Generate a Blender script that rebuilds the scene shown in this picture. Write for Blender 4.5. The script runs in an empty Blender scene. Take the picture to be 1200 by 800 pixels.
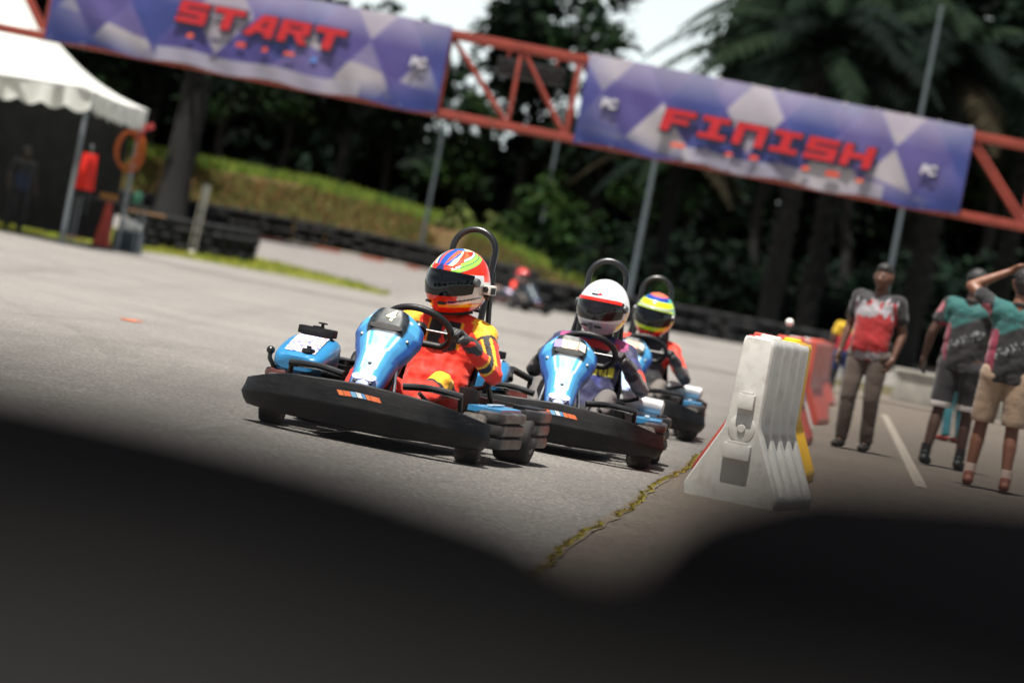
import bpy, bmesh, math, random
from mathutils import Vector, Matrix, noise as mnoise
sc = bpy.context.scene
COL = sc.collection
rad = math.radians
V = Vector

# ------------------------------------------------------------------ camera model (1200 x 800 photo units)
FPX = 4500.0; ROLL = rad(11.0); DH = 204.0; CAMH = 1.0
_sr, _cr = math.sin(ROLL), math.cos(ROLL)
_pitch = math.atan((-_sr*600 + _cr*400 - DH)/FPX)
FWD = V((0, math.cos(_pitch), -math.sin(_pitch)))
UP0 = V((0, math.sin(_pitch), math.cos(_pitch)))
RT0 = V((1, 0, 0))
IMX = RT0*_cr + UP0*_sr
IMY = UP0*_cr - RT0*_sr
CAM = V((0, 0, CAMH))

def ray(x, y):
    d = FWD*FPX + IMX*(x-600) + IMY*(400-y)
    return d/d.y
def P(x, y, Y):                     # world point seen at photo pixel (x, y), Y metres ahead
    return CAM + ray(x, y)*Y
def gz(X, Y):                       # the land rises gently beyond the straight
    t = max(0.0, Y-87.0)
    return 0.0175*t*t/(t+5.0)
def G(x, y):                        # point of the land seen at a pixel
    r = ray(x, y)
    lo, hi = 2.0, 400.0
    prev = lo
    n = 3000
    for i in range(1, n):
        Y = lo*(hi/lo)**(i/n)
        p = CAM + r*Y
        if p.z <= gz(p.x, Y):
            a, b = prev, Y
            for _ in range(30):
                m = (a+b)/2; q = CAM + r*m
                if q.z <= gz(q.x, m): b = m
                else: a = m
            q = CAM + r*b
            return V((q.x, q.y, gz(q.x, q.y)))
        prev = Y
    q = CAM + r*150.0
    return V((q.x, q.y, gz(q.x, q.y)))

# ------------------------------------------------------------------ colours and materials
def lin(h):
    if not isinstance(h, str): return tuple(h[:3])
    h = h.lstrip('#'); o = []
    for i in (0, 2, 4):
        c = int(h[i:i+2], 16)/255
        o.append(c/12.92 if c <= .04045 else ((c+.055)/1.055)**2.4)
    return tuple(o)
def mixc(a, b, t):
    t = max(0, min(1, t)); return tuple(a[i]*(1-t)+b[i]*t for i in range(3))

MATS = {}
def mat(name, color='#808080', rough=.6, metal=0, var=.12, vscale=6, bump=0, bscale=40, coat=0, spec=.5,
        vc=False, dirt=0, dirtcol='#8a8072', transl=0, emit=None, rough_var=.1, sheen=0):
    if name in MATS: return MATS[name]
    m = bpy.data.materials.new(name); m.use_nodes = True
    nt = m.node_tree; N = nt.nodes; L = nt.links
    b = N['Principled BSDF']
    b.inputs['Roughness'].default_value = rough
    b.inputs['Metallic'].default_value = metal
    b.inputs['Specular IOR Level'].default_value = spec
    b.inputs['Coat Weight'].default_value = coat
    b.inputs['Coat Roughness'].default_value = .08
    if sheen: b.inputs['Sheen Weight'].default_value = sheen
    tc = N.new('ShaderNodeTexCoord')
    nz = N.new('ShaderNodeTexNoise'); nz.inputs['Scale'].default_value = vscale; nz.inputs['Detail'].default_value = 6
    L.new(tc.outputs['Object'], nz.inputs['Vector'])
    if vc:
        src = N.new('ShaderNodeVertexColor'); src.layer_name = 'Col'; so = src.outputs['Color']
    else:
        src = N.new('ShaderNodeRGB'); src.outputs[0].default_value = (*lin(color), 1); so = src.outputs[0]
    mr = N.new('ShaderNodeMapRange')
    mr.inputs['From Min'].default_value = .3; mr.inputs['From Max'].default_value = .7
    mr.inputs['To Min'].default_value = 1-var; mr.inputs['To Max'].default_value = 1+var
    L.new(nz.outputs['Fac'], mr.inputs['Value'])
    mx = N.new('ShaderNodeMix'); mx.data_type = 'RGBA'; mx.blend_type = 'MULTIPLY'; mx.inputs[0].default_value = 1
    L.new(so, mx.inputs[6]); L.new(mr.outputs['Result'], mx.inputs[7])
    out = mx.outputs[2]
    if dirt:
        n2 = N.new('ShaderNodeTexNoise'); n2.inputs['Scale'].default_value = vscale*2.3; n2.inputs['Detail'].default_value = 8
        n2.inputs['Roughness'].default_value = .7
        L.new(tc.outputs['Object'], n2.inputs['Vector'])
        r2 = N.new('ShaderNodeMapRange'); r2.inputs['From Min'].default_value = .48; r2.inputs['From Max'].default_value = .75
        r2.inputs['To Max'].default_value = dirt
        L.new(n2.outputs['Fac'], r2.inputs['Value'])
        m2 = N.new('ShaderNodeMix'); m2.data_type = 'RGBA'
        L.new(r2.outputs['Result'], m2.inputs[0]); L.new(out, m2.inputs[6]); m2.inputs[7].default_value = (*lin(dirtcol), 1)
        out = m2.outputs[2]
    L.new(out, b.inputs['Base Color'])
    if rough_var:
        rr = N.new('ShaderNodeMapRange'); rr.inputs['From Min'].default_value = .3; rr.inputs['From Max'].default_value = .7
        rr.inputs['To Min'].default_value = max(0.02, rough-rough_var); rr.inputs['To Max'].default_value = min(1, rough+rough_var)
        L.new(nz.outputs['Fac'], rr.inputs['Value']); L.new(rr.outputs['Result'], b.inputs['Roughness'])
    if bump:
        bn = N.new('ShaderNodeTexNoise'); bn.inputs['Scale'].default_value = bscale; bn.inputs['Detail'].default_value = 5
        L.new(tc.outputs['Object'], bn.inputs['Vector'])
        bp = N.new('ShaderNodeBump'); bp.inputs['Strength'].default_value = bump; bp.inputs['Distance'].default_value = .01
        L.new(bn.outputs['Fac'], bp.inputs['Height']); L.new(bp.outputs['Normal'], b.inputs['Normal'])
    if transl:
        tr = N.new('ShaderNodeBsdfTranslucent'); L.new(out, tr.inputs['Color'])
        ms = N.new('ShaderNodeMixShader'); ms.inputs[0].default_value = transl
        L.new(b.outputs[0], ms.inputs[1]); L.new(tr.outputs[0], ms.inputs[2])
        L.new(ms.outputs[0], N['Material Output'].inputs['Surface'])
    if emit:
        b.inputs['Emission Color'].default_value = (*lin(emit[0]), 1); b.inputs['Emission Strength'].default_value = emit[1]
    MATS[name] = m
    return m

# ------------------------------------------------------------------ mesh builder
class MB:
    def __init__(s): s.v = []; s.f = []; s.c = []
    def add(s, vs, fs, col=None, M=None):
        o = len(s.v)
        for p in vs:
            p = V(p); s.v.append(M @ p if M else p); s.c.append(col)
        for f in fs: s.f.append(tuple(i+o for i in f))
        return o
    def box(s, c, size, bevel=0, M=None, col=None, seg=2, taper=None):
        bm = bmesh.new(); bmesh.ops.create_cube(bm, size=1)
        for v in bm.verts:
            k = 1.0
            if taper and v.co.z > 0: k = taper
            v.co = V((v.co.x*size[0]*k, v.co.y*size[1]*k, v.co.z*size[2]))
        if bevel: bmesh.ops.bevel(bm, geom=bm.edges[:], offset=bevel, segments=seg, profile=.7, affect='EDGES')
        bm.verts.index_update()
        T = Matrix.Translation(V(c)) @ (M.to_4x4() if M else Matrix.Identity(4))
        s.add([v.co for v in bm.verts], [[v.index for v in f.verts] for f in bm.faces], col, T); bm.free()
    def tube(s, pts, r, n=10, closed=False, cap=True, col=None, sq=None):
        pts = [V(p) for p in pts]; m = len(pts)
        rs = r if isinstance(r, (list, tuple)) else [r]*m
        tang = []
        for i in range(m):
            a = pts[(i-1) % m] if (closed or i > 0) else pts[i]
            b = pts[(i+1) % m] if (closed or i < m-1) else pts[i]
            t = (b-a); tang.append(t.normalized() if t.length > 1e-9 else V((0, 0, 1)))
        ref = V((0, 0, 1)) if abs(tang[0].z) < .9 else V((1, 0, 0))
        u = tang[0].cross(ref).normalized(); rings = []
        for i in range(m):
            if i > 0:
                u = (u - tang[i]*u.dot(tang[i]))
                u = u.normalized() if u.length > 1e-9 else tang[i].orthogonal().normalized()
            w = tang[i].cross(u)
            rings.append([pts[i] + (u*math.cos(a)+w*math.sin(a)*(sq or 1))*rs[i] for a in [2*math.pi*k/n for k in range(n)]])
        s.loft(rings, closed=closed, cap=cap, col=col)
    def loft(s, rings, closed=False, cap=True, col=None, ring_closed=True):
        n = len(rings[0]); vs = [p for r in rings for p in r]; fs = []
        m = len(rings)
        for i in range(m if closed else m-1):
            j = (i+1) % m
            for k in range(n if ring_closed else n-1):
                l = (k+1) % n
                fs.append((i*n+k, i*n+l, j*n+l, j*n+k))
        if cap and not closed and ring_closed:
            fs.append(tuple(range(n))[::-1]); fs.append(tuple((m-1)*n+k for k in range(n)))
        return s.add(vs, fs, col)
    def lathe(s, prof, n=24, M=None, col=None, a0=0, a1=2*math.pi):
        full = abs(a1-a0-2*math.pi) < 1e-6
        rings = []
        k = n if full else n+1
        for i in range(k):
            a = a0+(a1-a0)*i/n
            rings.append([V((r*math.cos(a), r*math.sin(a), z)) for r, z in prof])
        if M: rings = [[M @ p for p in r] for r in rings]
        s.loft(rings, closed=full, cap=False, col=col, ring_closed=False)
    def prism(s, outline, depth, M=None, col=None):          # outline in local XY, extruded along +Z
        n = len(outline)
        vs = [V((x, y, 0)) for x, y in outline] + [V((x, y, depth)) for x, y in outline]
        fs = [tuple(range(n))[::-1], tuple(range(n, 2*n))]
        for i in range(n): fs.append((i, (i+1) % n, n+(i+1) % n, n+i))
        s.add(vs, fs, col, M)
    def ell(s, c, r, nu=16, nv=10, M=None, col=None):
        rings = []
        for i in range(nv+1):
            a = -math.pi/2+math.pi*i/nv
            ca = max(math.cos(a), 1e-3)
            rings.append([V((r[0]*ca*math.cos(2*math.pi*k/nu), r[1]*ca*math.sin(2*math.pi*k/nu), r[2]*math.sin(a))) for k in range(nu)])
        T = Matrix.Translation(V(c)) @ (M.to_4x4() if M else Matrix.Identity(4))
        s.loft([[T @ p for p in r_] for r_ in rings], col=col)
    def capsule(s, a, ra, b, rb, n=14):
        a, b = V(a), V(b); d = b-a; L = d.length
        if L < 1e-6: s.ell(a, (ra, ra, ra), n, 8); return
        z = d/L; x = z.orthogonal().normalized(); y = z.cross(x); rings = []
        for i in range(5):
            t = -math.pi/2+(math.pi/2)*i/4.0
            rings.append((a+z*ra*math.sin(t), max(ra*math.cos(t), 1e-4)))
        for i in range(5):
            t = (math.pi/2)*i/4.0
            rings.append((b+z*rb*math.sin(t), max(rb*math.cos(t), 1e-4)))
        s.loft([[c+(x*math.cos(q)+y*math.sin(q))*r for q in [2*math.pi*k/n for k in range(n)]] for c, r in rings])
    def grid(s, fn, nu, nv, col=None, close_u=False):
        vs = [fn(i/nu, j/nv) for j in range(nv+1) for i in range(nu+1)]
        fs = [(j*(nu+1)+i, j*(nu+1)+i+1, (j+1)*(nu+1)+i+1, (j+1)*(nu+1)+i) for j in range(nv) for i in range(nu)]
        return s.add(vs, fs, col)
    def xf(s, M):
        s.v = [M @ p for p in s.v]; return s
    def mesh(s, name, smooth=35, paint=None, fix=True):
        me = bpy.data.meshes.new(name)
        me.from_pydata([tuple(p) for p in s.v], [], s.f)
        if fix:
            bm = bmesh.new(); bm.from_mesh(me); bmesh.ops.recalc_face_normals(bm, faces=bm.faces[:]); bm.to_mesh(me); bm.free()
        if paint or any(c is not None for c in s.c):
            ca = me.color_attributes.new('Col', 'FLOAT_COLOR', 'POINT')
            for i, p in enumerate(s.v):
                c = paint(p) if paint else s.c[i]
                ca.data[i].color = (*lin(c if c is not None else (.5, .5, .5)), 1)
        if smooth:
            me.shade_smooth()
            if smooth < 180: me.set_sharp_from_angle(angle=rad(smooth))
        me.update()
        return me

def obj(name, mb, m, parent=None, smooth=35, paint=None, label=None, fix=True, loc=None):
    me = mb if isinstance(mb, bpy.types.Mesh) else mb.mesh(name, smooth, paint, fix)
    if m is not None and not me.materials: me.materials.append(m)
    o = bpy.data.objects.new(name, me); COL.objects.link(o)
    if parent is not None: o.parent = parent
    if loc is not None: o.location = loc
    if label: o['label'] = label
    return o
def tag(o, label, cat, group=None, kind=None):
    o['label'] = label; o['category'] = cat
    if group: o['group'] = group
    if kind: o['kind'] = kind
    return o
def thing(name, label, cat, loc=(0, 0, 0), rotz=0, group=None):
    o = bpy.data.objects.new(name, None); COL.objects.link(o); o.empty_display_size = .2
    o.location = loc; o.rotation_euler = (0, 0, rotz)
    return tag(o, label, cat, group)
def dup(src, loc, rotz, label=None, group=None, scale=None):
    def cp(o, par):
        c = o.copy(); COL.objects.link(c); c.parent = par
        for ch in list(KIDS.get(o.name, ())): cp(ch, c)
        return c
    KIDS = {}
    for o in bpy.data.objects:
        if o.parent: KIDS.setdefault(o.parent.name, []).append(o)
    r = cp(src, None)
    r.location = loc; r.rotation_euler = (0, 0, rotz)
    if scale: r.scale = scale if isinstance(scale, (tuple, list)) else (scale,)*3
    if label: r['label'] = label
    if group: r['group'] = group
    return r

TMP = bpy.data.scenes.new('workbench')
def blob(name, caps, voxel=.012, smooth_it=6, extra=None):
    """tapered capsules fused into one continuous skin"""
    mb = MB()
    for c in caps: mb.capsule(*c)
    if extra: extra(mb)
    me = mb.mesh(name+'_tmp', 180)
    o = bpy.data.objects.new(name+'_tmp', me); TMP.collection.objects.link(o)
    r = o.modifiers.new('r', 'REMESH'); r.mode = 'VOXEL'; r.voxel_size = voxel; r.adaptivity = 0
    if smooth_it:
        q = o.modifiers.new('s', 'SMOOTH'); q.factor = .5; q.iterations = smooth_it
    dg = TMP.view_layers[0].depsgraph; dg.update()
    ev = o.evaluated_get(dg)
    res = bpy.data.meshes.new_from_object(ev); res.name = name
    bpy.data.objects.remove(o); bpy.data.meshes.remove(me)
    res.shade_smooth()
    return res
def paint_mesh(me, fn):
    ca = me.color_attributes.new('Col', 'FLOAT_COLOR', 'POINT')
    for v in me.vertices: ca.data[v.index].color = (*lin(fn(v.co)), 1)
    return me
def text_mesh(txt, size, depth, M, name='lettering', shear=0, bold=0):
    cu = bpy.data.curves.new('t', 'FONT'); cu.body = txt; cu.size = size; cu.extrude = depth/2; cu.align_x = 'CENTER'; cu.align_y = 'CENTER'
    cu.shear = shear; cu.offset = bold
    o = bpy.data.objects.new('t', cu); COL.objects.link(o)
    bpy.context.view_layer.update()
    me = bpy.data.meshes.new_from_object(o.evaluated_get(bpy.context.evaluated_depsgraph_get()))
    bpy.data.objects.remove(o); bpy.data.curves.remove(cu)
    me.transform(M); me.name = name
    return me
def frame(x, y, z, o=(0, 0, 0)):
    M = Matrix((V(x), V(y), V(z))).transposed().to_4x4(); M.translation = V(o); return M
def fbm(p, s=1.0): return mnoise.fractal(V(p)*s, 1.0, 2.0, 4)
def arc(c, r, a0, a1, n, ax=V((1, 0, 0)), ay=V((0, 0, 1))):
    return [V(c)+ax*(r*math.cos(a0+(a1-a0)*i/n))+ay*(r*math.sin(a0+(a1-a0)*i/n)) for i in range(n+1)]
def bez(p0, p1, p2, p3, n=10):
    p0, p1, p2, p3 = map(V, (p0, p1, p2, p3))
    return [p0*(1-t)**3+p1*3*t*(1-t)**2+p2*3*t*t*(1-t)+p3*t**3 for t in [i/n for i in range(n+1)]]
def catmull(pts, n=6):
    pts = [V(p) for p in pts]; out = []
    for i in range(len(pts)-1):
        p0 = pts[max(i-1, 0)]; p1 = pts[i]; p2 = pts[i+1]; p3 = pts[min(i+2, len(pts)-1)]
        for k in range(n):
            t = k/n
            out.append(.5*((2*p1)+(p2-p0)*t+(2*p0-5*p1+4*p2-p3)*t*t+(3*p1-p0-3*p2+p3)*t**3))
    out.append(pts[-1]); return out
EXPOSURE = 1.0
# ------------------------------------------------------------------ render, camera, light
random.seed(7)
sc.render.engine = 'CYCLES'
sc.cycles.use_denoising = True
try: sc.cycles.denoiser = 'OPENIMAGEDENOISE'
except Exception: pass
sc.cycles.max_bounces = 6; sc.cycles.transparent_max_bounces = 8
sc.cycles.caustics_reflective = False; sc.cycles.caustics_refractive = False
sc.view_settings.view_transform = 'Standard'; sc.view_settings.look = 'None'
sc.view_settings.gamma = 1; sc.view_settings.use_curve_mapping = False
sc.view_settings.exposure = EXPOSURE

cd = bpy.data.cameras.new('camera'); cam = bpy.data.objects.new('camera', cd); COL.objects.link(cam)
Mc = frame(IMX, IMY, -FWD, CAM); cam.matrix_world = Mc
cd.sensor_width = 36; cd.lens = 135; cd.clip_start = .05; cd.clip_end = 3000
cd.dof.use_dof = True; cd.dof.focus_distance = 20.9; cd.dof.aperture_fstop = 2.45
sc.camera = cam

SUN = V((-.13, -.25, .95)).normalized()
el = math.asin(SUN.z); az = math.atan2(SUN.x, SUN.y)
w = bpy.data.worlds.new('World'); sc.world = w; w.use_nodes = True
nt = w.node_tree; bg = nt.nodes['Background']
sk = nt.nodes.new('ShaderNodeTexSky'); sk.sky_type = 'NISHITA'; sk.sun_disc = False
sk.sun_elevation = el; sk.sun_rotation = az; sk.air_density = 1.0; sk.dust_density = 7.0; sk.ozone_density = 1.2
# pale tropical haze low over the horizon, laid over the clear sky by elevation
tcw = nt.nodes.new('ShaderNodeTexCoord'); sxyz = nt.nodes.new('ShaderNodeSeparateXYZ'); nt.links.new(tcw.outputs['Generated'], sxyz.inputs[0])
hz = nt.nodes.new('ShaderNodeMapRange'); hz.inputs[1].default_value = .06; hz.inputs[2].default_value = .34; hz.inputs[3].default_value = 1; hz.inputs[4].default_value = 0
nt.links.new(sxyz.outputs['Z'], hz.inputs[0])
mxw = nt.nodes.new('ShaderNodeMix'); mxw.data_type = 'RGBA'; nt.links.new(hz.outputs[0], mxw.inputs[0]); nt.links.new(sk.outputs[0], mxw.inputs[6]); mxw.inputs[7].default_value = (11.0, 12.2, 12.2, 1)
nt.links.new(mxw.outputs[2], bg.inputs[0]); bg.inputs[1].default_value = .045
ld = bpy.data.lights.new('sun', 'SUN'); ld.energy = 5.0; ld.angle = rad(.53); ld.color = (1.0, .95, .87)
lo = bpy.data.objects.new('sun', ld); COL.objects.link(lo); lo.location = (0, 0, 60)
lo.rotation_euler = (-SUN).to_track_quat('-Z', 'Y').to_euler()

# ------------------------------------------------------------------ ground materials
def ground_mat(name, c1, c2, grain=.35, gscale=70, big=.25, streak=None, cracks=0, rough=.85, pebble=(.55, .9)):
    m = bpy.data.materials.new(name); m.use_nodes = True; nt = m.node_tree; N = nt.nodes; L = nt.links
    b = N['Principled BSDF']; b.inputs['Roughness'].default_value = rough; b.inputs['Specular IOR Level'].default_value = .35
    tc = N.new('ShaderNodeTexCoord')
    def nz(sc_, det=6, vec=None, rough=.55):
        n = N.new('ShaderNodeTexNoise'); n.inputs['Scale'].default_value = sc_; n.inputs['Detail'].default_value = det
        n.inputs['Roughness'].default_value = rough
        L.new(vec or tc.outputs['Object'], n.inputs['Vector']); return n.outputs['Fac']
    def rng(v, a, b_, c, d):
        r = N.new('ShaderNodeMapRange'); r.inputs[1].default_value = a; r.inputs[2].default_value = b_
        r.inputs[3].default_value = c; r.inputs[4].default_value = d; L.new(v, r.inputs[0]); return r.outputs[0]
    def mixn(f, a, b_, mode='MIX'):
        x = N.new('ShaderNodeMix'); x.data_type = 'RGBA'; x.blend_type = mode
        if isinstance(f, (int, float)): x.inputs[0].default_value = f
        else: L.new(f, x.inputs[0])
        for k, s in ((6, a), (7, b_)):
            if isinstance(s, tuple): x.inputs[k].default_value = (*s, 1)
            else: L.new(s, x.inputs[k])
        return x.outputs[2]
    col = mixn(rng(nz(.35, 5), .3, .7, 0, 1), lin(c1), lin(c2))
    col = mixn(rng(nz(2.6, 8, rough=.65), .35, .7, 0, big), col, tuple(x*.55 for x in lin(c1)))
    g = rng(nz(gscale, 3, rough=.7), .36, .66, 1-grain, 1+grain)
    col = mixn(1.0, col, g, 'MULTIPLY')
    vo = N.new('ShaderNodeTexVoronoi'); vo.inputs['Scale'].default_value = gscale*.8; L.new(tc.outputs['Object'], vo.inputs['Vector'])
    col = mixn(1.0, col, rng(vo.outputs['Distance'], .0, .6, pebble[1]+.25, pebble[0]), 'MULTIPLY')
    if streak:
        mp = N.new('ShaderNodeMapping'); mp.inputs['Scale'].default_value = (1.6, .05, 1); mp.inputs['Rotation'].default_value = (0, 0, streak[0])
        L.new(tc.outputs['Object'], mp.inputs['Vector'])
        wp = nz(.9, 3)
        f = rng(nz(1.0, 5, vec=mp.outputs['Vector']), .52, .72, 0, streak[1])
        col = mixn(f, col, tuple(x*.45 for x in lin(c1)))
        # rubber lines laid down round the bend: streaks along big arcs
        for cx, cy, k, st in ((-34, 22, 1.5, 1.0), (-70, 40, 1.1, .8)):
            sb = N.new('ShaderNodeVectorMath'); sb.operation = 'SUBTRACT'; L.new(tc.outputs['Object'], sb.inputs[0]); sb.inputs[1].default_value = (cx, cy, 0)
            ln = N.new('ShaderNodeVectorMath'); ln.operation = 'LENGTH'; L.new(sb.outputs[0], ln.inputs[0])
            sx = N.new('ShaderNodeSeparateXYZ'); L.new(sb.outputs[0], sx.inputs[0])
            at2 = N.new('ShaderNodeMath'); at2.operation = 'ARCTAN2'; L.new(sx.outputs['Y'], at2.inputs[0]); L.new(sx.outputs['X'], at2.inputs[1])
            m1 = N.new('ShaderNodeMath'); m1.operation = 'MULTIPLY'; L.new(ln.outputs['Value'], m1.inputs[0]); m1.inputs[1].default_value = k*1.6
            m2 = N.new('ShaderNodeMath'); m2.operation = 'MULTIPLY'; L.new(at2.outputs[0], m2.inputs[0]); m2.inputs[1].default_value = 3.5
            cb = N.new('ShaderNodeCombineXYZ'); L.new(m1.outputs[0], cb.inputs[0]); L.new(m2.outputs[0], cb.inputs[1])
            f2 = rng(nz(1.0, 5, vec=cb.outputs[0], rough=.7), .54, .70, 0, st*.55)
            col = mixn(f2, col, tuple(x*.4 for x in lin(c1)))
    L.new(col, b.inputs['Base Color'])
    bp = N.new('ShaderNodeBump'); bp.inputs['Strength'].default_value = .55; bp.inputs['Distance'].default_value = .006
    L.new(vo.outputs['Distance'], bp.inputs['Height']); L.new(bp.outputs['Normal'], b.inputs['Normal'])
    return m
M_asph = ground_mat('asphalt_worn', '#84817d', '#95928d', streak=(rad(-14), .42), grain=.42, gscale=48)
M_conc = ground_mat('concrete_apron', '#7d746a', '#8c8276', grain=.16, gscale=40, big=.35)
M_far = ground_mat('asphalt_far', '#7a7674', '#8a8683', grain=.1, gscale=10)
M_grass = ground_mat('grass_ground', '#5f6a1c', '#7c7d22', grain=.3, gscale=9, big=.4, rough=.95)
M_bank = ground_mat('bank_soil', '#51451f', '#644524', grain=.3, gscale=2.5, big=.6, rough=.95)
M_earth = ground_mat('earth', '#6d6048', '#5c5a34', grain=.25, gscale=6, rough=.95)

def sheet(name, poly, dz, m, kind='structure', sub=0):
    """ground polygon draped on the land, cut into strips so it follows the rise"""
    bm = bmesh.new()
    vs = [bm.verts.new((x, y, 0)) for x, y in poly]; bm.faces.new(vs)
    ys = [y for _, y in poly]; y = 86.0
    while y < max(ys):
        if y > min(ys):
            bmesh.ops.bisect_plane(bm, geom=bm.verts[:]+bm.edges[:]+bm.faces[:], plane_co=(0, y, 0), plane_no=(0, 1, 0))
        y += 4.0
    bmesh.ops.triangulate(bm, faces=bm.faces[:])
    for v in bm.verts: v.co.z = gz(v.co.x, v.co.y)+dz
    bmesh.ops.recalc_face_normals(bm, faces=bm.faces[:])
    if bm.faces and sum(f.normal.z for f in bm.faces) < 0: bmesh.ops.reverse_faces(bm, faces=bm.faces[:])
    me = bpy.data.meshes.new(name); bm.to_mesh(me); bm.free()
    me.materials.append(m)
    o = bpy.data.objects.new(name, me); COL.objects.link(o); o['kind'] = kind
    return o
def gxy(x, y): p = G(x, y); return (p.x, p.y)

# land: one big sheet, rising gently beyond the straight
g = MB()
ys = [-60, -10, 0, 20, 50, 82]+[86+4*i for i in range(41)]+[260, 300, 400, 700, 1500]
xs = [-1500, -300, -120, -60, -30, 0, 30, 60, 120, 300, 1500]
g.add([(x, y, gz(x, y)) for y in ys for x in xs], [(j*len(xs)+i, j*len(xs)+i+1, (j+1)*len(xs)+i+1, (j+1)*len(xs)+i) for j in range(len(ys)-1) for i in range(len(xs)-1)])
og = obj('ground', g, M_earth, smooth=0); og['kind'] = 'structure'

def edgeX(Y): return .47+(Y-16.2)*.0905          # joint between asphalt and concrete
left_edge = [gxy(-90, 262), gxy(0, 270), gxy(110, 287), gxy(210, 301), gxy(330, 322), gxy(450, 346)]
EL = left_edge[-1]
# main straight
poly = [(-40, -20), (edgeX(-20), -20)] + [(edgeX(y), y) for y in (0, 10, 16, 24, 40, 60, 80, 92)] + [(14, 104), (24, 104), (24, 120), (10, 128), (-2, 118)] + [left_edge[5]] + [left_edge[4], left_edge[3], left_edge[2], left_edge[1], left_edge[0], (-14, 66), (-40, 60)]
sheet('track', poly, .004, M_asph)
# pit apron
poly = [(edgeX(y)+.02, y) for y in (-20, 0, 10, 16, 24, 40, 60, 84)] + [(40, 84), (40, -20)]
sheet('pit_apron', poly, .012, M_conc)
# far section of track curving away to the left behind the grass wedge
far_lo = [gxy(275, 297), gxy(330, 309), gxy(400, 327), gxy(458, 343)]
far_hi = [gxy(620, 347), gxy(560, 331), gxy(480, 312), gxy(400, 296), gxy(330, 283), gxy(270, 271)]
sheet('far_track', [(-40, far_lo[0][1]+14)] + far_lo + [(EL[0]+.3, EL[1]+.6), (-1.9, 117.6)] + far_hi + [(-40, far_hi[-1][1]+14)], .008, M_far)
sheet('grass_verge', [(-45, 62), (-14.2, 66.1)] + [(x-.02, y+.05) for x, y in left_edge[:5]] + [(EL[0]-.1, EL[1]-.05)] + [(x, y-.3) for x, y in far_lo[::-1]] + [(-41, far_lo[0][1]+13)], .006, M_grass)
# white painted line across the apron
a, b = G(1036, 488), G(1079, 574)
d = (b-a).normalized(); n_ = V((-d.y, d.x, 0))*.05
mb = MB(); mb.add([a-n_+V((0, 0, .016)), a+n_+V((0, 0, .016)), b+n_+V((0, 0, .016)), b-n_+V((0, 0, .016))], [(0, 1, 2, 3)])
o = obj('painted_line', mb, mat('line_paint', '#958e83', .85, var=.3, vscale=20, dirt=.9, dirtcol='#857a6b'), smooth=0); o['kind'] = 'structure'
# orange spray mark on the asphalt
mb = MB(); c = G(158, 377)
for k in range(7):
    q = c+V((random.uniform(-.09, .09), random.uniform(-.4, .4), .0085)); a_ = random.uniform(-.4, .4)
    dx, dy = math.cos(a_)*.06, math.sin(a_)*.06
    mb.add([q+V((-dx, -dy-.07, .0003*k)), q+V((dx, dy-.07, .0003*k)), q+V((dx, dy+.07, .0003*k)), q+V((-dx, -dy+.07, .0003*k))], [(0, 1, 2, 3)])
o = obj('paint_mark', mb, mat('orange_mark', '#b0674a', .8, var=.3, vscale=40), smooth=0); o['kind'] = 'structure'

# open joint: sandy lip plus weeds growing in it
random.seed(3)
mb = MB(); n = 700; pts = []
for i in range(n+1):
    Y = 12+i*.066; x = edgeX(Y)
    off = .03*math.sin(Y*1.1)+.05*mnoise.noise((Y*2.2, 5, 1))
    w1 = .05+.03*mnoise.noise((Y*1.7, 3, 0)); pts.append((x-.006-w1*.25+off*.35, x+.018+w1*.3+off*.4, Y))
vs = []
for a, b, Y in pts: vs += [(a, Y, .0158), (b, Y, .0166)]
mb.add(vs, [(2*i, 2*i+1, 2*i+3, 2*i+2) for i in range(n)])
o = obj('joint_strip', mb, mat('joint_soil', '#6e6557', .95, var=.3, vscale=5, dirt=.9, dirtcol='#54492f'), smooth=0); o['kind'] = 'structure'
mb = MB()
for i in range(6500):
    Y = random.uniform(12, 46)
    dens = mnoise.noise((Y*.9, 0, 7))+.35*mnoise.noise((Y*3, 1, 2))
    if dens < -.30: continue
    x = edgeX(Y)+.03*math.sin(Y*1.1)*.7+.05*mnoise.noise((Y*2.2, 5, 1))*.7+random.gauss(.012, .006)
    h = random.uniform(.003, .014); a = random.uniform(0, 6.28); l = random.uniform(-.02, .02); wd = .004
    c = random.choice(['#8d8a1e', '#a0962a', '#6f7a1c', '#7a5e22', '#6a4a20', '#8a6a28'])
    mb.add([(x-wd*math.cos(a), Y-wd*math.sin(a), .016), (x+wd*math.cos(a), Y+wd*math.sin(a), .016), (x+l, Y+l*.5, .016+h)], [(0, 1, 2)], c)
o = obj('weeds', mb, mat('weed', rough=.9, vc=True), smooth=0, fix=False)
tag(o, 'yellow green weeds growing along the joint beside the asphalt', 'weeds', kind='stuff')

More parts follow.
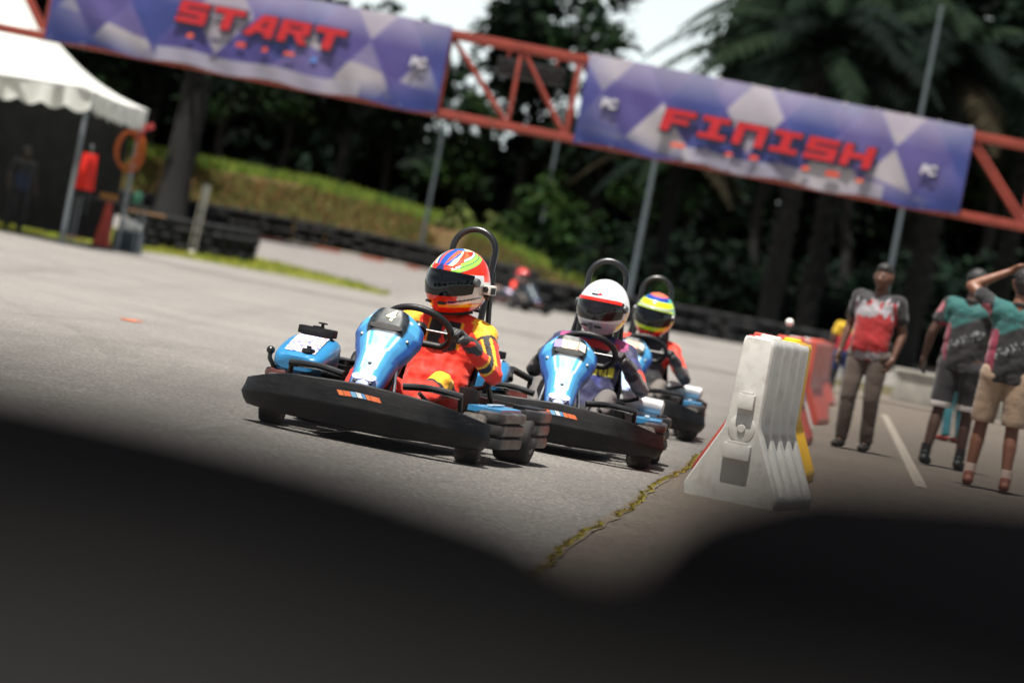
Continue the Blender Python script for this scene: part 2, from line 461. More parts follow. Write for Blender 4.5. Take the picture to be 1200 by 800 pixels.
# mown grass blades on the verge edge (what nobody could count)
mb = MB()
def in_poly(x, y, pl):
    c = False
    for i in range(len(pl)):
        x1, y1 = pl[i]; x2, y2 = pl[i-1]
        if (y1 > y) != (y2 > y) and x < (x2-x1)*(y-y1)/(y2-y1)+x1: c = not c
    return c
vp = [(-24, 66)]+left_edge+far_lo[::-1]+[(-24, far_lo[0][1]+5)]
for i in range(26000):
    x = random.uniform(-16, -2); y = random.uniform(68, 118)
    if not in_poly(x, y, vp): continue
    if mnoise.noise((x*.5, y*.35, 0)) < -.25: continue
    h = random.uniform(.04, .13); a = random.uniform(0, 6.28); wd = random.uniform(.015, .04); z = gz(x, y)
    c = random.choice(['#7d8a1e', '#6c7d1c', '#94912c', '#5c6d18', '#857a30'])
    mb.add([(x-wd*math.cos(a), y-wd*math.sin(a), z), (x+wd*math.cos(a), y+wd*math.sin(a), z), (x+random.uniform(-.05, .05), y, z+h)], [(0, 1, 2)], c)
o = obj('grass', mb, mat('grass_blade', rough=.9, vc=True), smooth=0, fix=False)
tag(o, 'short sunlit yellow green grass on the verge beyond the straight', 'grass', kind='stuff')

# painted kerb blocks along the far edge of the far track
mb = MB(); pts = [G(x, y+1.5) for x, y in [(262, 271), (330, 283), (400, 296), (480, 313), (560, 332), (612, 346)]]
acc = 0; k = 0
for p0, p1 in zip(pts[:-1], pts[1:]):
    n = max(1, int((p1-p0).length/.9))
    for i in range(n):
        q = p0.lerp(p1, (i+.5)/n); an_ = math.atan2(p1.y-p0.y, p1.x-p0.x)
        mb.box((q.x, q.y, gz(q.x, q.y)+.03), ((p1-p0).length/n-.01, .35, .14), .02, M=Matrix.Rotation(an_, 3, 'Z'), col=lin('#8c4c3c') if k % 2 else lin('#948e86')); k += 1
o = obj('kerb', mb, mat('kerb_paint', rough=.8, vc=True, var=.2), smooth=30); o['kind'] = 'structure'
# ------------------------------------------------------------------ bank behind the far track
WALL_LINE = [(-60, 224), (0, 231), (120, 250), (200, 259), (270, 271), (330, 281), (400, 294), (480, 311), (560, 330), (622, 348), (660, 358)]
def wall_y(x):
    for (x0, y0), (x1, y1) in zip(WALL_LINE[:-1], WALL_LINE[1:]):
        if x0 <= x <= x1: return y0+(y1-y0)*(x-x0)/(x1-x0)
    return WALL_LINE[-1][1]
def bank_prof():
    out = []
    for x, yt in [(20, 165), (90, 174), (150, 181), (230, 194), (300, 207), (380, 224), (470, 248), (540, 272), (590, 295), (640, 322)]:
        q = G(x, wall_y(x)-1); b_ = q+V((0, 1.9, .1)); t = P(x, yt, q.y+7.0)
        out.append((b_, t))
    return out
bp_ = bank_prof()
L_ = V((bp_[0][0].x-30, bp_[0][0].y+8, bp_[0][0].z)); 
rings = []
def bank_ring(b_, t):
    t = V((t.x, t.y, max(t.z, gz(t.x, t.y)+.05)))
    z0 = gz(b_.x, b_.y)-.3
    return [V((b_.x, b_.y-.8, z0)), V((b_.x, b_.y, min(b_.z, gz(b_.x, b_.y)+.15))), b_.lerp(t, .33)+V((0, 0, .05)), b_.lerp(t, .7)+V((0, 0, .12)), t, t+V((0, 4, .1)), t+V((0, 14, -.3)), V((t.x, t.y+30, gz(t.x, t.y+30)-.5))]
allr = []
for i in range(len(bp_)-1):
    for k in range(6):
        u = k/6; allr.append((bp_[i][0].lerp(bp_[i+1][0], u), bp_[i][1].lerp(bp_[i+1][1], u)))
allr.append(bp_[-1])
f0 = allr[0]; ext = [(f0[0]+V((-12*k, 1.5*k, .0)), f0[1]+V((-12*k, 1.5*k, .1*k))) for k in (5, 4, 3, 2, 1)]
l0 = allr[-1]; ext2 = [(l0[0]+V((3*k, 2*k, 0)), V((l0[1].x+3*k, l0[1].y+2*k, max(gz(l0[1].x, l0[1].y+2*k)+.1, l0[1].z-.5*k)))) for k in (1, 2, 3)]
rings = [bank_ring(*q) for q in ext+allr+ext2]
for r in rings:
    for p in r[2:6]: p.z += .18*mnoise.noise(p*.35)
mb = MB(); mb.loft(rings, cap=False, ring_closed=False)
o = obj('bank', mb, M_bank, smooth=180); o['kind'] = 'structure'
BANK = rings
mb = MB(); random.seed(11)
for i in range(30000):
    r = random.random()*(len(BANK)-1); k = int(r); t = r-k
    f = random.random()**.8; seg = f*4; j = min(int(1+seg), 5); u = 1+seg-j
    p = BANK[k][j].lerp(BANK[k+1][j], t).lerp(BANK[k][j+1].lerp(BANK[k+1][j+1], t), min(u, 1))
    nn = mnoise.noise(V((p.x*.3, p.y*.3, p.z*.8)))
    if nn < -.18 and f < .8: continue
    h = random.uniform(.08, .32)*(1.6 if f > .72 else 1)
    a = random.uniform(0, 6.28); wd = random.uniform(.04, .1)
    if f > .68: c = random.choice(['#617418', '#537016', '#6f7921', '#425b15'])
    else: c = random.choice(['#54521a', '#5f491f', '#4b541c', '#664423', '#3d4615'])
    mb.add([(p.x-wd*math.cos(a), p.y-wd*math.sin(a), p.z-.03), (p.x+wd*math.cos(a), p.y+wd*math.sin(a), p.z-.03), (p.x+random.uniform(-.15, .15), p.y, p.z+h)], [(0, 1, 2)], c)
o = obj('bank_grass', mb, mat('bank_blade', rough=.95, vc=True), smooth=0, fix=False)
tag(o, 'rough tufts of green and reddish grass covering the bank', 'grass', kind='stuff')
# ------------------------------------------------------------------ trees
M_leaf = mat('foliage', rough=.85, vc=True, var=.25, vscale=1.5, transl=.2, spec=.08)
M_bark = mat('bark', '#0d0c0a', .95, var=.35, vscale=4, bump=.6, bscale=12)
PAL_DARK = ['#101a16', '#121e16', '#0d1612', '#172418', '#111c16', '#1c281a']
PAL_MID = ['#1e3118', '#192917', '#253a1a', '#172515', '#2c3f1b']
PAL_PALE = ['#4a552f', '#414c2a', '#596038', '#3a4523', '#62644a']

def leaf_clumps(seed, shape, n_clump, per, csize, lsize, pal):
    """shape(rng) -> centre of a clump; every clump is a loose puff of single leaves"""
    rng = random.Random(seed); mb = MB()
    for _ in range(n_clump):
        c = shape(rng); r = csize*rng.uniform(.6, 1.3); base = rng.choice(pal); k = rng.uniform(.7, 1.25)
        for _ in range(int(per*rng.uniform(.6, 1.3))):
            d = V((rng.gauss(0, 1), rng.gauss(0, 1), rng.gauss(0, .75))); d = d.normalized()*r*rng.random()**.5
            p = c+d; l = lsize*rng.uniform(.6, 1.5)
            a = V((rng.gauss(0, 1), rng.gauss(0, 1), rng.gauss(0, .6))).normalized()
            b = a.orthogonal().normalized()
            b = (Matrix.Rotation(rng.uniform(0, 6.28), 3, a) @ b)
            cc = mixc(lin(base), lin(rng.choice(pal)), rng.random()*.5)
            cc = tuple(min(1, x*k*rng.uniform(.85, 1.2)) for x in cc)
            mb.add([p-a*l*.5, p+b*l*.28, p+a*l*.6, p-b*l*.28], [(0, 1, 2, 3)], cc)
    return mb
def crown_shape(h0, h1, rx, lobes, seed):
    rng0 = random.Random(seed*7+1)
    lob = []
    for i in range(lobes):
        a = rng0.uniform(0, 6.28); rr = rx*rng0.uniform(.15, .8); z = h0+(h1-h0)*rng0.uniform(.2, .85)
        lob.append((V((rr*math.cos(a), rr*math.sin(a), z)), rx*rng0.uniform(.3, .55)))
    lob.append((V((0, 0, h1-rx*.35)), rx*.4))
    def sh(rng):
        c, r = rng.choice(lob)
        d = V((rng.gauss(0, 1), rng.gauss(0, 1), rng.gauss(0, .8))).normalized()
        return c+d*r*rng.uniform(.55, 1.05)
    return sh, lob
def make_tree(seed, H, rx, clear, pal, n=130, per=34, ls=.42, tr=.16):
    t = thing('tree', 'tree', 'tree')
    sh, lob = crown_shape(H*clear, H, rx, 9, seed)
    obj('crown', leaf_clumps(seed, sh, n, per, .75, ls, pal), M_leaf, t, smooth=0, fix=False)
    mb = MB(); rng = random.Random(seed)
    trunk = [V((0, 0, -.3))]+[V((rng.uniform(-.15, .15), rng.uniform(-.15, .15), H*.75*k/5)) for k in range(1, 6)]
    mb.tube(catmull(trunk, 4), [tr*1.5*(1-.75*i/20) for i in range(21)], 9)
    for c, r in lob[:7]:
        s = trunk[2].lerp(trunk[4], rng.random())
        mb.tube(bez(s, s+V((c.x*.3, c.y*.3, 1)), c-V((0, 0, .8)), c, 6), [tr*.5*(1-.7*i/6) for i in range(7)], 6)
    obj('trunk', mb, M_bark, t)
    return t
def place_top(src, xt, yt, Y, H, label, rz, wide=1.0, group='trees behind the circuit', first=False):
    p = P(xt, yt, Y); z0 = gz(p.x, Y); s = (p.z-z0)/H
    if first:
        src.location = (p.x, Y, z0); src.rotation_euler.z = rz; src.scale = (s*wide, s*wide, s); src['label'] = label; src['group'] = group; return src
    return dup(src, (p.x, Y, z0), rz, label, group, (s*wide, s*wide, s))

T1 = make_tree(21, 11, 3.0, .22, PAL_DARK)
T2 = make_tree(22, 11, 3.4, .3, PAL_DARK+PAL_MID[:2])
T3 = make_tree(23, 12, 2.6, .25, PAL_MID+PAL_DARK[:2])
rows = [
 (T1, -70, -60, 158, 'dense dark tree at the far left behind the white tent'),
 (T2, 30, -80, 165, 'dark tree rising behind the white tent roof'),
 (T3, 120, -60, 160, 'dark green tree behind the tent corner and the banner end'),
 (T1, 215, -45, 167, 'dark tree behind the first letters of the start banner'),
 (T2, 300, -35, 158, 'dark tree behind the middle of the start banner'),
 (T3, 372, -14, 166, 'tree topping the last letter of the start banner'),
 (T1, 436, 0, 160, 'small treetop showing over the right end of the start banner'),
 (T2, 486, 34, 168, 'low treetop beside the pale sky over the start banner end'),
 (T3, 560, 112, 160, 'low tree seen through the red lattice truss'),
 (T2, 655, -34, 170, 'tall round dark tree standing alone against the pale sky'),
 (T1, 722, 108, 164, 'low dark tree under the sky gap beside the finish banner'),
 (T3, 782, 112, 158, 'low dark tree behind the left end of the finish banner'),
 (T2, 838, 106, 166, 'dark tree behind the palm at the edge of the sky gap'),
 (T1, 945, -40, 162, 'tall dark tree above the first letters of the finish banner'),
 (T3, 985, -70, 168, 'tall dark tree above the middle of the finish banner'),
 (T2, 1060, -60, 160, 'tall dark tree beside the grey pole over the finish banner'),
 (T1, 1135, -80, 167, 'tall dark tree above the right end of the finish banner'),
 (T2, 1215, -50, 160, 'tall dark tree at the far right behind the red truss end'),
 (T3, 1290, -40, 165, 'dark tree at the right edge behind the spectators'),
]
seen = set()
for i, (t, x, y, Y, lab) in enumerate(rows):
    H = 12 if t is T3 else 11
    w_ = 1.0 if y > 20 else .95
    place_top(t, x, y, Y, H, lab, i*1.7, w_, first=t.name not in seen); seen.add(t.name)

# shrubs in front of the trees
def dome(rx, rz):
    def sh(rng):
        d = V((rng.gauss(0, 1), rng.gauss(0, 1), abs(rng.gauss(0, 1)))).normalized()*rng.uniform(.45, 1)
        return V((d.x*rx, d.y*rx, d.z*rz))
    return sh
def make_bush(seed, rx, rz, pal, n=70, per=30, ls=.25):
    b = thing('bush', 'bush', 'bush')
    obj('foliage', leaf_clumps(seed, dome(rx, rz), n, per, .45, ls, pal), M_leaf, b, smooth=0, fix=False)
    mb = MB(); rng = random.Random(seed)
    for k in range(5):
        a = rng.uniform(0, 6.28); mb.tube(bez((0, 0, -.2), (0, 0, rz*.3), (rx*.3*math.cos(a), rx*.3*math.sin(a), rz*.5), (rx*.6*math.cos(a), rx*.6*math.sin(a), rz*.7), 5), [.06, .05, .04, .03, .02, .015], 6)
    obj('stem', mb, M_bark, b)
    return b
B1 = make_bush(31, 1.7, 3.0, PAL_MID); B2 = make_bush(32, 1.6, 2.0, PAL_PALE, n=55); B3 = make_bush(33, 1.8, 2.6, PAL_DARK)
bl = [(B1, 668, 198, 134, 1, 'big rounded green bush under the red truss gap'),
      (B2, 560, 232, 139, 1, 'pale feathery bush at the end of the grass bank'),
      (B1, 625, 250, 138, 1, 'smaller green bush between the pale bush and the big round one'),
      (B3, 730, 240, 142, 1, 'dark bush right of the big round green bush'),
      (B3, 800, 250, 139, 1, 'dark bush behind the yellow helmeted driver'),
      (B3, 880, 262, 142, 1, 'dark bush under the middle of the finish banner'),
      (B1, 790, 325, 122, 1, 'low green shrub at the tyre wall above the yellow helmet'),
      (B3, 960, 270, 139, 1, 'dark bush left of the standing man in the red and white shirt'),
      (B3, 1085, 268, 142, 1, 'dark bush right of the standing man under the finish banner'),
      (B3, 1165, 262, 139, 1, 'dark bush behind the spectator with the raised arm'),
      (B3, 745, 270, 131, 1.3, 'dark bush behind the white helmet at the tyre wall'), (B3, 845, 285, 131, 1.3, 'dark bush over the nearest white barrier at the tyre wall'), (B3, 925, 296, 131, 1.3, 'dark bush at the tyre wall above the red barriers'), (B3, 1010, 300, 133, 1.3, 'dark bush at the tyre wall right behind the man in red and white'), (B3, 1110, 300, 133, 1.3, 'dark bush behind the spectator in black shorts'), (B3, 1200, 300, 133, 1.3, 'dark bush at the right edge behind the raised arm'),
      (B3, 470, 206, 156, 1, 'dark bush behind the middle of the grass bank'),
      (B3, 390, 196, 150, 1, 'dark bush above the grass bank left of the pole'),
      (B2, 120, 150, 148, .8, 'greyish bush behind the tent table'),
      (B3, 300, 170, 150, 1, 'dark bush above the left part of the grass bank')]
sb = set()
for i, (b, x, y, Y, wd, lab) in enumerate(bl):
    H = {B1: 3.2, B2: 2.2, B3: 2.8}[b]
    place_top(b, x, y, Y, H, lab, i*2.1, wd, group='bushes along the circuit edge', first=b.name not in sb); sb.add(b.name)

# far wood: undergrowth and interlocking crowns nobody could count
def wood_shape(rng):
    x = rng.uniform(-34, 44); Y = rng.uniform(172, 186)
    px = 600+x*4500/Y
    hmax = 6.0+max(0, (px-840)/360)*9
    if px < 560: hmax = 5.2+2.0*(px < 420)
    return V((x, Y, gz(x, Y)+rng.uniform(0, 1)**.8*hmax*rng.uniform(.75, 1.05)))
o = obj('woods', leaf_clumps(77, wood_shape, 2600, 36, 1.0, .75, PAL_DARK), M_leaf, smooth=0, fix=False)
tag(o, 'mass of dark undergrowth and crowns filling in behind the trees', 'woods', kind='stuff')

# broad shade trees over the paddock side
T4 = make_tree(24, 12, 6.2, .48, PAL_DARK, n=260, per=36, tr=.3)
T4.location = (-17, 131, gz(0, 131)); T4['label'] = 'broad dark shade tree over the bank behind the white tent'; T4['group'] = 'trees behind the circuit'
for x_, y_, rz_, lab in ((-20.5, 118, 1.0, 'broad shade tree at the far left beyond the tent'), (-18, 138, 2.2, 'broad dark tree further back behind the tent')):
    dup(T4, (x_, y_, gz(x_, y_)), rz_, lab, 'trees behind the circuit', 1.0 if y_ < 139 else .8)

# unseen tree belt added behind and beside the photographer to block low sky light
for i in range(16):
    a = rad(-6-i*11.2); r_ = 46+7*math.sin(i*2.3)
    dup([T1, T2, T3][i % 3], (r_*math.cos(a), 12+r_*math.sin(a), 0), i*1.3, 'unseen dark tree added behind the photographer to block horizon light', 'unseen trees added to block light', (1.5, 1.5, 1.15))

# big dark trunk behind the tent
bt = thing('tree', 'big tree with thick dark trunk between the tent corner and the bank', 'tree', group='trees behind the circuit')
p = P(208, 200, 124.0); bt.location = (p.x, 124, gz(p.x, 124))
mb = MB()
mb.tube([(.0, 0, -.5), (0, 0, .4), (.05, 0, 2), (.1, 0, 4), (.0, 0, 6.2)], [.8, .55, .47, .45, .4], 14)
for a in range(5): mb.tube(bez((.05, 0, 5.2), (.4*math.cos(a*1.3), .4*math.sin(a*1.3), 6.2), (1.4*math.cos(a*1.3), 1.4*math.sin(a*1.3), 7), (2.5*math.cos(a*1.3), 2.5*math.sin(a*1.3), 8.4), 6), [.26, .22, .19, .16, .13, .1, .06], 8)
obj('trunk', mb, M_bark, bt)
sh, _ = crown_shape(5.6, 10, 3.6, 9, 5)
obj('crown', leaf_clumps(41, sh, 120, 34, .8, .42, PAL_DARK), M_leaf, bt, smooth=0, fix=False)

# ------------------------------------------------------------------ palms
def make_palm(seed, H, L, n=34):
    t = thing('palm_tree', 'palm', 'palm'); rng = random.Random(seed)
    mb = MB(); mb.tube([(0, 0, -.3), (0, 0, H*.3), (.05, .05, H*.7), (0, 0, H)], [.30, .22, .21, .24], 12)
    for k in range(90):
        z = H*.15+k*H*.85/90; a = k*2.399
        mb.box((.24*math.cos(a), .24*math.sin(a), z), (.16, .12, .2), M=Matrix.Rotation(a, 3, 'Z'))
    obj('trunk', mb, M_bark, t)
    mb = MB()
    for k in range(n):
        a = k*2.399+rng.uniform(-.2, .2); e = rad(78-112*k/n+rng.uniform(-8, 8)); l = L*rng.uniform(.85, 1.1)
        d = V((math.cos(a), math.sin(a), 0))
        p0 = V((0, 0, H)); p1 = p0+(d*math.cos(e)+V((0, 0, math.sin(e))))*l*.4
        p3 = p0+d*l*(.55+.4*math.cos(e))+V((0, 0, l*(math.sin(e)*.6-.45)))
        p2 = p1.lerp(p3, .5)+V((0, 0, l*.14))
        pts = bez(p0, p1, p2, p3, 16); c = rng.choice(PAL_DARK if k < n*.8 else PAL_DARK+['#2a261c'])
        mb.tube(pts, [.05*(1-.8*i/16)+.008 for i in range(17)], 4, col=c)
        for i in range(1, 17):
            tg = (pts[i]-pts[i-1]).normalized(); sd = tg.cross(V((0, 0, 1))).normalized()
            for s in (-1, 1):
                for q in (0, .5):
                    b = pts[i-1].lerp(pts[i], q); ll = l*.17*math.sin(math.pi*min(.97, (i+q)/17*.9+.1))+.15
                    tip = b+(sd*s*.8+tg*.5+V((0, 0, -.35+rng.uniform(-.25, .1)))).normalized()*ll
                    m_ = b.lerp(tip, .5)+V((0, 0, .06)); wv = tg*.05
                    mb.add([b-wv*.6, m_-wv, tip, m_+wv, b+wv*.6], [(0, 1, 3, 4), (1, 2, 3)], c)
    obj('fronds', mb, M_leaf, t, smooth=0, fix=False)
    return t
PA = make_palm(51, 8.0, 4.6); PB = make_palm(52, 7.0, 4.2, 30)
pl = [(PA, 962, 52, 118, 'oil palm whose fronds arch into the pale sky gap'),
      (PA, 1010, 40, 126, 'dark oil palm above the middle letters of the finish banner'),
      (PB, 1125, 85, 120, 'oil palm beside the grey pole over the end of the finish banner'),
      (PB, 800, 165, 132, 'low palm hidden behind the first letter of the finish banner'),
      (PA, 1215, 120, 126, 'palm behind the red truss end at the right edge')]
sp = set()
for i, (t, x, y, Y, lab) in enumerate(pl):
    H = 8.0 if t is PA else 7.0
    place_top(t, x, y, Y, H, lab, i*1.9, 1.0, group='palms beyond the finish banner', first=t.name not in sp); sp.add(t.name)

# ------------------------------------------------------------------ tyres
M_rub = mat('rubber', '#050506', .95, spec=0, rough_var=0, var=.25, vscale=5, dirt=.2, dirtcol='#0b0b0c', bump=.2, bscale=60)
M_rubd = mat('rubber_dusty', '#191919', .95, spec=0, rough_var=0, var=.35, vscale=7, dirt=.6, dirtcol='#262422', bump=.2, bscale=60)
def tyre_mb(R=.3, ri=.17, w=.19, n=36, groove=True):
    """car tyre lying flat, centre at half its width"""
    h = w/2; mb = MB()
    prof = [(ri, -h*.55), (ri+.015, -h*.8), (ri+(R-ri)*.4, -h), (R-.045, -h*.94), (R-.018, -h*.8), (R-.003, -h*.62)]
    if groove: prof += [(R, -h*.36), (R-.009, -h*.34), (R-.009, -h*.24), (R, -h*.22), (R, h*.22), (R-.009, h*.24), (R-.009, h*.34), (R, h*.36)]
    prof += [(R-.003, h*.62), (R-.018, h*.8), (R-.045, h*.94), (ri+(R-ri)*.4, h), (ri+.015, h*.8), (ri, h*.55), (ri+.03, h*.3), (ri+.06, 0), (ri+.03, -h*.3), (ri, -h*.55)]
    mb.lathe(prof, n)
    return mb
tm_near = tyre_mb(.3, .16, .186, 72).mesh('tyre', 40); tm_near.materials.append(M_rub)
tm_near2 = tyre_mb(.31, .14, .181, 72).mesh('tyre', 40); tm_near2.materials.append(M_rubd)
def near_stack(x, y, n, me, w, lab, grp, tilt=(0, 0), ztop=None):
    for k in range(n):
        o = obj('tyre', me, None); rng = random.Random(int(x*100)+k)
        top = (k == n-1)
        o.location = (x+(0 if top else rng.uniform(-.008, .008)), y, w*(k+.5)+.013); o.rotation_euler = (tilt[0] if top else 0, tilt[1] if top else 0, rng.uniform(0, 6))
        if top and ztop: o.location.z = ztop-w/2
        tag(o, lab+(' at the top' if top else ' below the top'), 'tyre', grp)
near_stack(-.227, 1.20, 5, tm_near, .186, 'blurred black tyre of the left foreground stack', 'tyres of the foreground stacks', ztop=.937)
near_stack(.326, .955, 5, tm_near, .186, 'blurred black tyre of the right foreground stack', 'tyres of the foreground stacks', ztop=.983)
near_stack(-.05, .455, 5, tm_near2, .181, 'blurred dusty grey tyre of the nearest low stack', 'tyres of the foreground stacks', ztop=.933)

tm_far = tyre_mb(.3, .17, .2, 16, False).mesh('tyre', 40); tm_far.materials.append(mat('rubber_weathered', '#131416', .8, spec=.3, var=.3, vscale=4, dirt=.5, dirtcol='#26262a'))
stack = thing('tyre_stack', 'stack', 'tyre stack', (0, 0, 0))
for k in range(4):
    o = obj('tyre', tm_far, None, stack); o.location = (.03*math.sin(k*2.3), .02*math.cos(k*3.1), .1+.2*k)
first_stack = [True]
def stack_row(pts, step, lab, grp, zoff=0, rng=random.Random(5)):
    pts = [V(p) for p in pts]; d = 0
    for i in range(len(pts)-1):
        seg = (pts[i+1]-pts[i]).length
        while d < seg:
            q = pts[i].lerp(pts[i+1], d/seg); q.z = gz(q.x, q.y)+zoff
            q.x += rng.uniform(-.04, .04); q.y += rng.uniform(-.05, .05)
            if first_stack[0]:
                stack.location = q; stack['label'] = lab; stack['group'] = grp; first_stack[0] = False
            else: dup(stack, q, rng.uniform(0, 6), lab, grp)
            d += step
        d -= seg
far_wall = [G(x, wall_y(x))+V((0, .9, 0)) for x in (-60, 0, 120, 200, 270, 330, 400, 480, 560, 622)]
stack_row(far_wall, .62, 'dark tyre stack in the long tyre wall below the grass bank', 'tyre stacks below the bank')
rw = [G(632, 362), G(700, 374), G(780, 388), G(870, 404), G(960, 421), G(1040, 436)]
rw = [p+V((0, .6, 0)) for p in rw]
stack_row(rw, .62, 'dark tyre stack in the tyre wall under the trees beyond the karts', 'tyre stacks under the trees')

# ------------------------------------------------------------------ grey poles, low concrete wall
M_pole = mat('galvanised', '#525c61', .65, metal=.2, var=.15, vscale=3)
def pole(xb, yb, xt, yt, Y, r, lab):
    b = P(xb, yb, Y); t = P(xt, yt, Y); t.x = b.x = (b.x+t.x)/2
    z0 = gz(b.x, Y)
    th = thing('net_pole', lab, 'pole', (b.x, Y, z0), group='grey poles beyond the gantry')
    H = t.z-z0
    mb = MB(); mb.tube([(0, 0, -.1), (0, 0, H*.5), (0, 0, H)], [r, r*.9, r*.75], 12); obj('shaft', mb, M_pole, th, smooth=60)
    mb = MB(); mb.lathe([(0, H+.06), (r*.8, H+.05), (r*.95, H-.04), (r*.8, H-.06)], 12); obj('cap', mb, M_pole, th)
    mb = MB(); mb.box((0, 0, .03), (r*5, r*5, .05), .01)
    for a in range(4): mb.lathe([(0, .1), (.02, .1), (.02, .05)], 8, Matrix.Translation((r*1.8*(1 if a % 2 else -1), r*1.8*(1 if a//2 else -1), 0)))
    obj('base_plate', mb, M_pole, th)
pole(735, 345, 775, 165, 112, .085, 'grey pole seen between the white and yellow helmets under the finish banner')
pole(1040, 320, 1106, 10, 112, .075, 'tall grey pole rising above the finish banner behind the standing man')
pole(503, 250, 524, 120, 136, .07, 'slim grey pole under the right end of the start banner')
pole(640, 240, 662, 120, 136, .07, 'slim grey pole below the red truss gap behind the round bush')

M_block = mat('concrete_block', '#a7a59c', .9, var=.25, vscale=3, dirt=.5, dirtcol='#6c675c', bump=.3, bscale=30)
a, b = G(1046, 470), G(1260, 512); b.y = a.y+1.5
wt = thing('low_wall', 'low pale concrete wall across the apron behind the spectators', 'wall', (a.x, a.y, .012), math.atan2(b.y-a.y, b.x-a.x))
Lw = (b-a).length
mb = MB(); mb.box((Lw/2, 0, .3), (Lw, .22, .6), .02); obj('wall_body', mb, M_block, wt)
mb = MB(); mb.box((Lw/2, 0, .64), (Lw+.06, .3, .08), .015); obj('coping', mb, M_block, wt)
# ------------------------------------------------------------------ start/finish gantry
M_red = mat('red_steel', '#7f3023', .6, var=.2, vscale=3, dirt=.35, dirtcol='#6a3226')
GY = 70.0
zb = (P(672, 161, GY).z+P(1122, 251, GY).z)/2; zt = (P(690, 67, GY).z+P(1138, 160, GY).z)/2
gan = thing('gantry', 'red steel lattice gantry spanning the track and carrying the start and finish banners', 'gantry', (0, GY, 0))
DEP = .85; XL, XR = -13.6, 13.4
mb = MB()
for y in (0, DEP):
    for z in (zb, zt): mb = MB(); mb.box(((XL+XR)/2, y, z), (XR-XL, .13, .13), .012); obj('chord', mb, M_red, gan)
def gx(x, y): return P(x, y, GY).x
xs_ = [gx(672, 160), gx(518, 125)]
bays = []
g0, g1 = gx(518, 90), gx(672, 112)
step = (g1-g0)
x = g0
while x > XL+.4: x -= step
first = x
xsv = []
while x < XR-.2:
    if x > XL+.1: xsv.append(x)
    x += step
for i, x in enumerate(xsv):
    for y in (.0, DEP):
        mb = MB(); mb.box((x, y, (zb+zt)/2), (.11, .10, zt-zb-.134), .01); obj('post', mb, M_red, gan)
    for z in (zb+.001, zt-.001):
        mb = MB(); mb.box((x, DEP/2, z), (.08, DEP-.136, .08), .01); obj('cross_strut', mb, M_red, gan)
    if i < len(xsv)-1:
        x2 = xsv[i+1]; xm = x+(x2-x)*.55
        for y in (0, DEP):
            mb = MB(); mb.box((xm, y, (zb+zt)/2), (.07, .07, zt-zb-.14), .008); obj('post', mb, M_red, gan)
            for p0, p1 in (((x+.08, y+.005, zt-.09), (xm-.06, y+.005, zb+.09)), ((xm+.06, y-.005, zt-.09), (x2-.08, y-.005, zb+.09))):
                mb = MB(); mb.tube([p0, p1], .04, 8); obj('diagonal', mb, M_red, gan)
for X in (XL+.4, XR-.4):
    mb = MB()
    for dx in (-.35, .35):
        for y in (.0, DEP): mb.box((X+dx, y, (zb-.07)/2), (.12, .12, zb-.075), .012)
    for k in range(5):
        z = .3+k*(zb-.6)/4
        for y in (0, DEP): mb.box((X, y, z), (.58, .06, .06), .008)
        for dx in (-.35, .35): mb.box((X+dx, DEP/2, z+.02), (.06, DEP-.13, .06), .008)
    mb.box((X, DEP/2, .02), (1.3, DEP+.6, .06), .01)
    obj('leg', mb, M_red, gan)
    
M_vinyl = mat('banner_vinyl', rough=.5, vc=True, var=.06, vscale=2)
M_ltr = mat('banner_red', '#a8161f', .5, var=.05); M_ltrk = mat('banner_black', '#1b1730', .5, var=.05)
PALB = ['#928d93', '#575081', '#433b72', '#817a89', '#3a356f', '#6a6486', '#979297', '#4b4478', '#89848e', '#2c3671']
def hashc(a, b, s): return PALB[(a*7+b*13+s*5+(a*b) % 5) % len(PALB)]
def banner_col(seed):
    def f(u, v, asp):
        X = u*asp
        wob = .12*math.sin(X*1.3+seed)
        a = math.floor(X*1.5+v*1.0+wob); b = math.floor(X*1.5-v*1.15+.35); c_ = math.floor(v*1.7+X*.3+seed*.3)
        c = lin(hashc(a, b, seed+c_))
        fa = (X*1.5+v*1.0+wob) % 1; fb_ = (X*1.5-v*1.15+.35) % 1
        if min(fa, 1-fa) < .022 or min(fb_, 1-fb_) < .018: c = mixc(c, lin('#4a4480'), .7)
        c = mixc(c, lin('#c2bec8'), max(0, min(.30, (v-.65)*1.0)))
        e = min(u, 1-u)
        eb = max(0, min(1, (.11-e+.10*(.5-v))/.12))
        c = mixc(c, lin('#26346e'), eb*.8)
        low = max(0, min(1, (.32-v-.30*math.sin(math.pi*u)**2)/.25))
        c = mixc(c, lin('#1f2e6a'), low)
        if v < .16 and .28 < u < .80: c = mixc(c, lin('#98949c'), .7)
        return c
    return f
STROKES = {
 'S': [(0, .76, .9, 1), (0, .38, .9, .62), (0, 0, .9, .24), (0, .5, .24, .9), (.66, .1, .9, .5)],
 'T': [(0, .74, .95, 1), (.34, 0, .62, .8)],
 'F': [(0, .76, .9, 1), (0, 0, .26, .8), (.2, .38, .75, .6)],
 'I': [(.05, .78, .85, 1), (.05, 0, .85, .22), (.32, .1, .58, .9)],
 'N': [(0, 0, .25, .9), (.65, 0, .9, .9), (0, .74, .9, 1)],
 'H': [(0, 0, .25, 1), (.65, 0, .9, 1), (.2, .38, .7, .62)],
 'A': [[(0, 0), (.26, 0), (.72, 1), (.42, 1)], (.64, 0, .9, 1), (.3, .2, .75, .42)],
 'R': [(0, .76, .9, 1), (0, 0, .25, .8), (.66, .5, .9, .9), (.2, .42, .9, .62), [(.42, .45), (.68, .45), (.95, 0), (.68, 0)]]}
